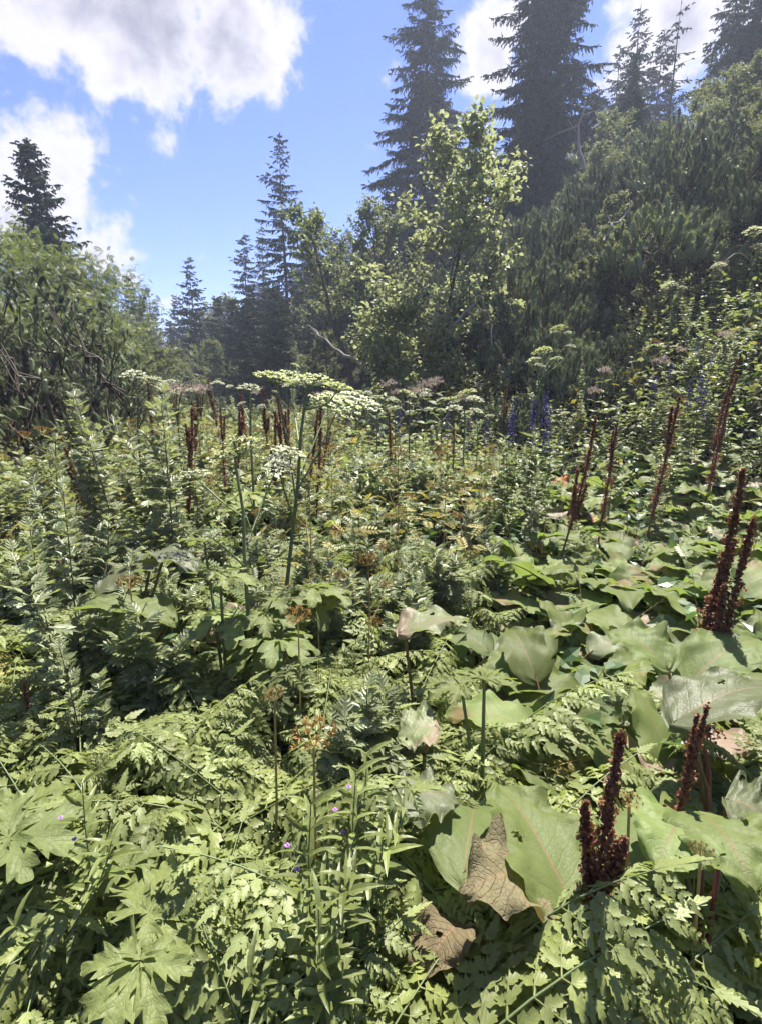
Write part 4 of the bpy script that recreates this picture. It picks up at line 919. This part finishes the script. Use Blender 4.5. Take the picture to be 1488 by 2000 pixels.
hogweed((1050, 860), [(1052, 800, 0), (1052, 760, 0), (1048, 720, 0)], [([(1048, 720, 0), (1040, 706, 0)], 34, 'w'), ([(1050, 740, 0), (1056, 700, .1), (1056, 690, .1)], 46, 'g'), ([(1052, 745, 0), (1075, 715, 0), (1084, 703, 0)], 28, 'w'), ([(1050, 735, 0), (1060, 725, -.1), (1053, 716, -.1)], 28, 'w'), ([(1052, 745, 0), (1075, 690, .2), (1081, 652, .2)], 24, 'w'), ([(1052, 740, 0), (1085, 680, .2), (1088, 645, .25)], 38, 'g'), ([(1060, 730, 0), (1100, 680, .2), (1108, 652, .2)], 20, 'w'), ([(1060, 735, 0), (1105, 700, .2), (1115, 678, .2)], 24, 'w')],
        'branching hogweed with small white umbels before the dark pine hollow', 6.2, 2, None, .012)
hogweed((1470, 620), [(1468, 560, 0), (1466, 500, 0), (1470, 466, 0)], [([(1470, 466, 0), (1474, 455, 0)], 50, 'w'), ([(1466, 510, 0), (1440, 490, .1), (1400, 522, .1)], 34, 'w'), ([(1468, 520, 0), (1480, 500, 0), (1484, 485, 0)], 36, 'w')], 'hogweed with bright white umbels high on the grassy rise', 8.2, 2)
hogweed((1310, 650), [(1312, 610, 0), (1310, 580, 0), (1306, 560, 0)], [([(1306, 560, 0)], 36, 'w'), ([(1311, 590, 0), (1330, 570, 0), (1333, 563, 0)], 20, 'w')], 'small hogweed at the foot of the pine slope with two umbels', 8.4, 2)
def far_hog(px, py, d, w, kind):
    hogweed((px, py + 100), [(px + 2, py + 60, 0), (px, py + 14, 0)], [([(px, py + 10, 0)], w, kind), ([(px + 2, py + 50, 0), (px + uni(12, 24), py + 26, .1), (px + uni(18, 32), py + uni(8, 20), .1)], w * .7, 'w'), ([(px + 2, py + 50, 0), (px - uni(12, 20), py + 34, .1), (px - uni(16, 28), py + uni(10, 26), .1)], w * .6, kind)], 'pale umbelled hogweed in the far flowering meadow', d, 2, 'hogweeds in the far flowering meadow', .009)
for px, py, d, w, k in [(905, 765, 5.6, 58, 'g'), (798, 762, 6.0, 40, 'g'), (860, 775, 6.3, 34, 'w'), (885, 790, 5.8, 40, 'w'), (735, 770, 7.0, 34, 'w'), (640, 760, 7.2, 30, 'w'), (700, 760, 8.0, 30, 'w'), (930, 795, 6.6, 34, 'w'), (770, 790, 6.4, 32, 'g'), (1100, 800, 7.4, 26, 'w'), (430, 740, 8, 26, 'w'), (560, 745, 8.5, 24, 'w'), (830, 755, 8, 26, 'w')]: far_hog(px, py, d, w, k)

def monk(px, py, d, s=1.0):
    p, h = top_at(px, py, d); simple('monkshood_plant', 'monkshood with a deep violet flower spike', 'plant', 'violet monkshoods', p[0], p[1], random.choice(MONK), ('stem', 'foliage', 'flower_spike'), max(.75, min(1.25, h / 1.25)))
for px, py, d in [(1005, 778, 5.0), (998, 800, 5.2), (1043, 785, 5.2), (1066, 770, 4.8), (1072, 800, 4.9), (875, 795, 6.4), (950, 815, 6.0), (780, 795, 6.8), (1352, 735, 6.0), (1370, 728, 5.8), (1380, 745, 5.8), (1396, 668, 6.8), (1276, 738, 6.8), (1310, 715, 7.4), (915, 820, 6.0), (1285, 725, 7.2), (1360, 690, 7.6)]: monk(px, py, d)
for px, py, d in [(335, 695, 5.0), (388, 752, 5.4), (830, 745, 7.2), (810, 760, 7.5), (850, 740, 7.8), (905, 775, 7), (1180, 720, 7.5), (1290, 700, 7), (1160, 760, 7.0), (760, 745, 8), (1330, 680, 7.6)]:
    p, h = top_at(px, py, d); simple('adenostyles_plant', 'tall herb topped by a dusty pink flower cluster', 'plant', 'dusty pink flowering herbs', p[0], p[1], random.choice(PINK), ('stem', 'foliage', 'flower_head'), max(.8, min(1.4, h / 1.05)))

def dried(px, py, d, r, label, stem_to):
    p = P(px, py, d); b = P(stem_to[0], stem_to[1], d + stem_to[2]); b = np.array(ground(b[0], b[1])); t = thing('dried_umbel', label, 'seed head', b)
    q = p - b; mb = MB(); top = q - [0, 0, .8 * r]; tube(mb, [np.zeros(3), top * .5 + [.01, 0, .03], top], [.005, .004, .003], 6)
    part('stem', mb.mesh('dry_stem', ['straw']), t); part('seed_umbel', random.choice(DRY), t, q, (uni(-.1, .1), uni(-.1, .1), uni(0, 6)), r)
dried(612, 1425, 1.25, .055, 'large orange brown dried umbel on two straw stems', (590, 1560, 0))
dried(536, 1352, 1.45, .03, 'small orange dried umbel beside the large dried one', (515, 1500, 0))
dried(252, 1132, 2.1, .05, 'pale orange dried umbel in front of a silvery dock leaf', (275, 1250, 0))
dried(582, 1195, 1.95, .05, 'straw coloured dried umbel below the tall hogweed', (572, 1330, 0))
dried(1230, 1560, 1.2, .025, 'tiny dried umbel beside the maroon dock stalk', (1240, 1700, 0))
dried(1370, 1660, 1.1, .025, 'small straw umbel over the lowest broad dock leaves', (1380, 1800, 0))

def hero(name, px, py, d, me, az, el, sc, label, grp=None):
    """a plant whose leading leaf blade sits at a picture point"""
    p = P(px, py, d); t = thing(name, label, 'plant', ground(p[0], p[1]), 0, grp)
    return t, p
def blade_obj(seed, L, W, mat, bend, fold, wave, curl):
    mb = MB(); g = random.Random(seed); b = blade(L, W, 44, 10, prof_dock, 0, bend, fold, wave, g.uniform(1.7, 3.1), 0, 0, .1, .13, curl, .004, g.uniform(0, 6), .8); b = punch(b, g, 1); mb.add(b[0], b[1], 0, b[2])
    q = np.linspace(0, .9, 9); yy, zz, aa = bend_curve(q, L, 0, bend); tube(mb, np.stack([q * 0, yy, zz - .0065], -1), np.linspace(.006, .0012, 9), 5, 1)
    return mb.mesh('dock_blade', [mat, 'petiole'])
def hero_dock(base_px, d, leaves, label):
    """leaves: (blade base pixel, blade tip pixel, depth base, depth tip, width, material, bend, fold, wave, twist, roll)"""
    b = P(base_px[0], base_px[1], d); b = np.array(ground(b[0], b[1])); t = thing('dock_plant', label, 'plant', b)
    for i, (pb, pt, db, dt, W, mat, bend, fold, wave, curl, roll) in enumerate(leaves):
        a, e = P(*pb, db) - b, P(*pt, dt) - b; L = np.linalg.norm(e - a) * 1.04; dirv = unit(e - a)
        B = frame1(dirv, (roll, 0, 1.0)); me = blade_obj(i, L, W, mat, bend, fold, wave, curl)
        B = B @ rotx(bend * .42)
        o = part('leaf', me, t, a, Matrix(B.tolist()).to_euler())
        mb = MB(); tube(mb, [np.zeros(3), a * [.35, .35, .6], a], [.008, .007, .0055], 6); pe = part('petiole', mb.mesh('petiole', ['petiole']), o); pe.matrix_parent_inverse = o.matrix_basis.inverted()
    return t
hero_dock((1195, 1900), 1.12, [((1130, 1800), (975, 1535), 1.1, 1.42, .27, 'dock', .5, .2, .06, .1, .3), ((905, 1700), (930, 1570), 1.25, 1.6, .2, 'dock', .9, .12, .07, -.3, 0), ((1040, 1735), (890, 1745), 1.18, 1.08, .2, 'dock_old', 1.6, .2, .12, .3, .2), ((900, 1800), (820, 1920), 1.22, 1.12, .15, 'dock_old', 1.5, .15, .14, -.5, 0), ((1235, 1700), (1340, 1600), 1.25, 1.5, .24, 'dock', .9, .1, .07, .2, -.2), ((1110, 1920), (1050, 1860), 1.05, 1.15, .11, 'dock_old', 1.0, .1, .12, .2, 0)],
          'big glossy dock with red midrib and a withered pink brown leaf')
hero_dock((1400, 1800), 1.15, [((1370, 1590), (1475, 1740), 1.3, 1.1, .22, 'dock', 1.0, .05, .06, -.2, 0), ((1330, 1600), (1280, 1700), 1.3, 1.15, .2, 'dock', 1.0, .1, .08, .2, 0), ((1420, 1560), (1500, 1600), 1.35, 1.3, .22, 'dock_pale', 1.0, .1, .08, .2, 0)], 'blue green dock beside the maroon seed stalk, leaves bent down')
hero_dock((1430, 1480), 1.6, [((1330, 1400), (1530, 1350), 1.6, 1.72, .23, 'dock_pale', .9, .15, .06, .2, 0), ((1350, 1330), (1490, 1250), 1.8, 1.95, .22, 'dock', 1.0, .15, .07, -.3, 0), ((1300, 1300), (1190, 1230), 1.8, 1.95, .24, 'dock', .9, .2, .07, .2, 0)], 'pale dock with very large whitish leaves under the leaning stalks')
hero_dock((250, 1270), 2.3, [((320, 1090), (185, 1165), 2.5, 2.2, .26, 'dock_pale', .9, .0, .07, .3, -.3), ((330, 1215), (150, 1190), 2.2, 2.1, .22, 'dock', .6, .35, .05, -.2, 0), ((300, 1080), (385, 1120), 2.5, 2.3, .2, 'dock_pale', 1.0, .05, .09, .2, 0)], 'dock with a long silvery curled leaf beside the mugwort')
hero_dock((820, 1360), 1.9, [((790, 1230), (915, 1215), 1.95, 2.05, .2, 'dock_pale', .9, .1, .08, .2, 0), ((850, 1420), (775, 1440), 1.6, 1.6, .18, 'dock_pale', .9, .1, .08, .2, 0), ((780, 1560), (900, 1570), 1.4, 1.42, .18, 'dock_pale', 1.2, -.05, .1, .2, 0)], 'greyish dock with drooping leaves among feathery chervil')
def hero_hog(base, d, leaves, label):
    b = P(base[0], base[1], d); b = np.array(ground(b[0], b[1])); t = thing('hogweed_plant', label, 'plant', b)
    for px, py, dd, az, s in leaves:
        p = P(px, py, dd) - b; mb = MB(); g = random.Random(px)
        tilt = rotx(g.uniform(-.3, .0)); S = s
        for i, (ang, l, w) in enumerate([(0, 1.05, .6), (.72, .95, .56), (-.72, .95, .56), (1.45, .8, .5), (-1.45, .8, .5), (2.15, .5, .36), (-2.15, .5, .36)]):
            bl = blade(S * l * g.uniform(.9, 1.1), S * w * 1.2, 28, 4, lambda u: np.minimum(1, .3 + u * 1.7) * (1.0001 - u) ** .6 * 1.25, g.uniform(0, .25), g.uniform(.5, 1.0), .2, .07, 2, .52, 4, .8, 0, 0, 0, g.uniform(0, 6))
            V, T, U, Mi = bl; V = V @ rotz(-ang).T; V[:, 2] += .0015 * i; mb.add((V @ tilt.T) @ rotz(-az).T, T, 0, U, .3)
        tube(mb, [-p * [1, 1, 1], -p * [.5, .5, .4], np.zeros(3)], [.008, .007, .005], 6, 1)
        part('leaf', mb.mesh('hogweed_leaf', ['hogweed', 'stem']), t, p)
hero_hog((260, 1990), 1.05, [(290, 1790, 1.12, .6, .17), (275, 1880, 1.0, 3.2, .13), (250, 1700, 1.3, -.6, .14)], 'bright yellow green hogweed with broad jagged lobes in the chervil carpet')
hero_hog((-20, 1800), 1.3, [(20, 1640, 1.3, .9, .2), (40, 1580, 1.45, .2, .17)], 'large hogweed leaf cluster beside the reddish dock leaf')
hero_hog((430, 1200), 2.2, [(430, 1120, 2.2, 1.2, .18), (520, 1200, 2.2, 2.2, .17), (400, 1060, 2.5, 0, .17)], 'hogweed leaves fanning round the foot of the bare rayed umbel')
hero_hog((950, 1420), 1.75, [(945, 1330, 1.75, .4, .15), (900, 1340, 1.7, -1.3, .13)], 'hogweed with grey green jagged leaves amid the dock patch')
fl = MB()
V = np.array([[0, 0, 0], [.5, .5, .25], [.2, 1, .1], [-.3, 1, .15], [-.5, .5, .25], [0, .6, .4]], float); fl.bulk((V, np.array([[0, 1, 5], [1, 2, 5], [2, 3, 5], [3, 4, 5], [4, 0, 5]]), np.zeros((6, 2)), np.zeros(5, int)), np.zeros((4, 3)), frames(sph(np.arange(4) * 1.57, np.full(4, .7)), [0, 0, 1.0]), .008)
FLM = fl.mesh('willowherb_flower', ['violet'], smooth=False)
for px, py, d in [(655, 1585, 1.15), (562, 1655, 1.05), (682, 1540, 1.25), (120, 1600, 1.2)]:
    p, h = top_at(px, py, d); t = thing('willowherb_plant', 'willowherb stem tipped by small violet flowers', 'plant', ground(p[0], p[1]), 0, 'flowering willowherbs')
    m = WIL[0]; s = h / .62; o = part('stem', m[0], t, sc=s); part('foliage', m[1], t, sc=s, kind='stuff'); part('flower', FLM, t, (0, 0, h)); part('flower', FLM, t, (.015, .01, h - .07))

# ---- uncountable ground layer ------------------------------------------
def field_points(n, y0, y1, g, margin=.8):
    out = []
    while sum(len(o) for o in out) < n:
        y = np.sqrt(g.uniform(y0 ** 2, y1 ** 2, n)); x = g.uniform(-1, 1, n) * (.78 * y + margin)
        sR = (x + .44 * y - 6.3) / 1.09; sL = (-x - 4.3 - .42 * (y - 6)) / 1.085
        ok = (sR < np.where(x > 3.4, 2.3 + .75 * (x - 3.4), 2.2)) & (sL < 2.0)
        out.append(np.stack([x, y], -1)[ok])
    return np.concatenate(out)[:n]
def carpet(name, label, cat, mat, tpl, n, y0, y1, h0, h1, size, seed, patch=None, upz=.5):
    g = np.random.default_rng(seed); p = field_points(n, y0, y1, g)
    if patch is not None:
        k = np.sin(p[:, 0] * 1.9 + patch) * np.cos(p[:, 1] * 1.3 + patch) + .5 * np.sin(p[:, 0] * 4.1 + p[:, 1] * 3.1); p = p[k > -.1]
    px, py, dd = proj(p[:, 0], p[:, 1], gz(p[:, 0], p[:, 1]) + .35)
    if name != 'undergrowth': p = p[~((px > 960) & (py > 850) & (py < 1450) & (g.random(len(p)) < .9))]
    m = len(p); z = gz(p[:, 0], p[:, 1]) + h0 + (h1 - h0) * g.random(m) ** .7
    clump = .75 + .25 * np.sin(p[:, 0] * 2.7 + p[:, 1] * 1.9 + seed) * np.cos(p[:, 1] * 3.3)
    z = gz(p[:, 0], p[:, 1]) + (z - gz(p[:, 0], p[:, 1])) * clump
    d = sph(g.uniform(0, 6.283, m), g.normal(.15, .4, m)); B = frames(d, np.array([0, 0, 1.0]) + g.normal(0, .35, (m, 3)))
    mb = MB(); mb.bulk(tpl, np.stack([p[:, 0], p[:, 1], z], -1), B, size * g.uniform(.6, 1.3, m))
    o = bpy.data.objects.new(name, mb.mesh(name, [mat], smooth=False)); col.objects.link(o); tag(o, label, cat, kind='stuff')
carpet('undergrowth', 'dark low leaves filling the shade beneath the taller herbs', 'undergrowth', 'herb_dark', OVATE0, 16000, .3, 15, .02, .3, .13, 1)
carpet('feathery_carpet', 'small feathery leaves mixed through the meadow', 'ground cover', 'herb', FEATHER, 8000, 2.5, 14, .12, .45, .16, 2)
carpet('silvery_carpet', 'narrow silvery leaves mixed through the far meadow', 'ground cover', 'mugwort', LOBED, 7000, 4.5, 14.5, .3, .8, .13, 3)
carpet('broad_carpet', 'mixed small green leaves of the far meadow', 'ground cover', 'herb', OVATE0, 14000, 4.5, 15, .2, .75, .11, 4)
carpet('yellow_carpet', 'yellowing dry lacy foliage in patches of the meadow', 'ground cover', 'herb_yellow', FEATHER, 7500, 2.8, 13, .3, .78, .12, 5, patch=.8)
def dry_stems(n=1600):
    g = np.random.default_rng(77); p = field_points(n, 1.6, 13, g); m = len(p); d = sph(g.uniform(0, 6.28, m), g.normal(1.25, .18, m)); B = frames(d, g.normal(0, 1, (m, 3)))
    L_ = g.uniform(.45, .95, m); W_ = g.uniform(.012, .03, m); B = B * np.stack([W_, L_, W_], -1)[:, None, :]
    mb = MB(); mb.bulk(NARROW, np.stack([p[:, 0], p[:, 1], gz(p[:, 0], p[:, 1])], -1), B, 1.0)
    o = bpy.data.objects.new('dry_grass', mb.mesh('dry_grass', ['straw'], smooth=False)); col.objects.link(o); tag(o, 'thin straw coloured dry stems standing through the meadow', 'dry grass', kind='stuff')
dry_stems()

# ------------------------------------------------------------------ air: thin haze added to stand in for lens veil
def haze(density=.0021):
    mb = MB(); x, y0, y1, z0, z1 = 430, -425, 437, -2.0, 24.0
    V = [(-x, y0, z0), (x, y0, z0), (x, y1, z0), (-x, y1, z0), (-x, y0, z1), (x, y0, z1), (x, y1, z1), (-x, y1, z1)]
    T = [(0, 2, 1), (0, 3, 2), (4, 5, 6), (4, 6, 7), (0, 1, 5), (0, 5, 4), (1, 2, 6), (1, 6, 5), (2, 3, 7), (2, 7, 6), (3, 0, 4), (3, 4, 7)]
    mb.add(V, T); m = bpy.data.materials.new('added haze'); m.use_nodes = True; t = m.node_tree; t.nodes.clear()
    v = t.nodes.new('ShaderNodeVolumePrincipled'); v.inputs['Color'].default_value = (.7, .79, 1.0, 1); v.inputs['Density'].default_value = density; v.inputs['Anisotropy'].default_value = .35
    o = t.nodes.new('ShaderNodeOutputMaterial'); t.links.new(v.outputs[0], o.inputs['Volume'])
    ob = bpy.data.objects.new('haze', mb.mesh('haze', [m], smooth=False)); col.objects.link(ob); tag(ob, 'thin pale added haze standing in for lens veil', 'haze', kind='stuff')
haze()

# ------------------------------------------------------------------ which one: name look-alikes by the landmark they grow nearest to
MEADOW_MARKS = [('the maroon dock seed stalk', P(1196, 1600, 1.0)), ('the big glossy dock', P(1050, 1700, 1.25)), ('the jagged yellow green hogweed', P(290, 1800, 1.1)), ('the large dried umbel', P(612, 1440, 1.25)), ('the very large leaning dock stalk', P(1420, 1100, 1.9)),
    ('the tall wide crowned hogweed', P(580, 1000, 2.6)), ('the bare rayed hogweed umbel', P(470, 1000, 2.3)), ('the long silvery curled dock leaf', P(250, 1130, 2.3)), ('the crooked rusty dock stalk', P(130, 900, 4.0)), ('the tall tapering rusty stalk', P(1150, 900, 3.8)), ('the slim rusty stalk by the silvery leaf', P(1320, 820, 4.2)),
    ('the greyish drooping dock', P(820, 1300, 1.9)), ('the branching hogweed before the hollow', P(1050, 740, 6.2)), ('the reddish stalk on the rise', P(1435, 740, 5.6)), ('the single flat white umbel', P(489, 790, 4.4)), ('the overlapping white umbels', P(270, 780, 4.8)), ('the hogweed high on the rise', P(1470, 500, 8.2)), ('the fallen bare branch', P(690, 700, 12.0)), ('the reddish thin dock stalk', P(50, 1400, 1.9)), ('the flowering willowherbs', P(640, 1650, 1.1))]
SLOPE_MARKS = [('the largest spruce', P(1092, 400, 20)), ('the tall broad spruce', P(838, 450, 24)), ('the pale whitebeam', P(870, 500, 11.5)), ('the half dead spruce', P(1330, 250, 24)), ('the hogweed high on the rise', P(1470, 500, 8.2)), ('the bare grey dead stem', P(1135, 260, 13.5)), ('the hogweed at the slope foot', P(1310, 600, 8.4)), ('the branching hogweed before the hollow', P(1050, 740, 6.2)), ('the grey green top spruce', P(1448, 100, 21))]
BASE = {'chervil plants in the leafy carpet': ('feathery green chervil', MEADOW_MARKS), 'docks in the meadow': ('broad leaved green dock', MEADOW_MARKS), 'tall silvery mugworts': ('tall silvery mugwort', MEADOW_MARKS), 'low silvery mugworts': ('low bushy silvery mugwort', MEADOW_MARKS),
    'leafy herbs filling the far meadow': ('leafy paired leaf herb', MEADOW_MARKS), 'dusty pink flowering herbs': ('tall dusty pink flowering herb', MEADOW_MARKS), 'chervil stems gone to seed': ('thin yellow seeding chervil stem', MEADOW_MARKS), 'violet monkshoods': ('violet spiked monkshood', MEADOW_MARKS),
    'dried dock seed stalks in the meadow': ('rust brown dried dock seed stalk', MEADOW_MARKS), 'hogweeds in the far flowering meadow': ('pale umbelled far hogweed', MEADOW_MARKS), 'willowherbs among the chervil': ('slender leafy willowherb', MEADOW_MARKS), 'young hogweeds in the leafy carpet': ('young broad lobed hogweed rosette', MEADOW_MARKS),
    'dwarf pines covering the shaded slope': ('dense dwarf pine of the thicket', SLOPE_MARKS), 'willows above the pine slope': ('grey green willow', SLOPE_MARKS), 'small dwarf pines in the meadow edge': ('small forward dwarf pine', SLOPE_MARKS)}
for o in list(col.objects):
    gname = o.get('group')
    if gname in BASE:
        base, marks = BASE[gname]; q = np.array(o.location)
        k = min(range(len(marks)), key=lambda i: np.linalg.norm((marks[i][1] - q)[:2]))
        o['label'] = base + ' growing nearest ' + marks[k][0] if 'stalk' not in base else base + ' standing nearest ' + marks[k][0]
        o['group'] = gname + ' by ' + marks[k][0]
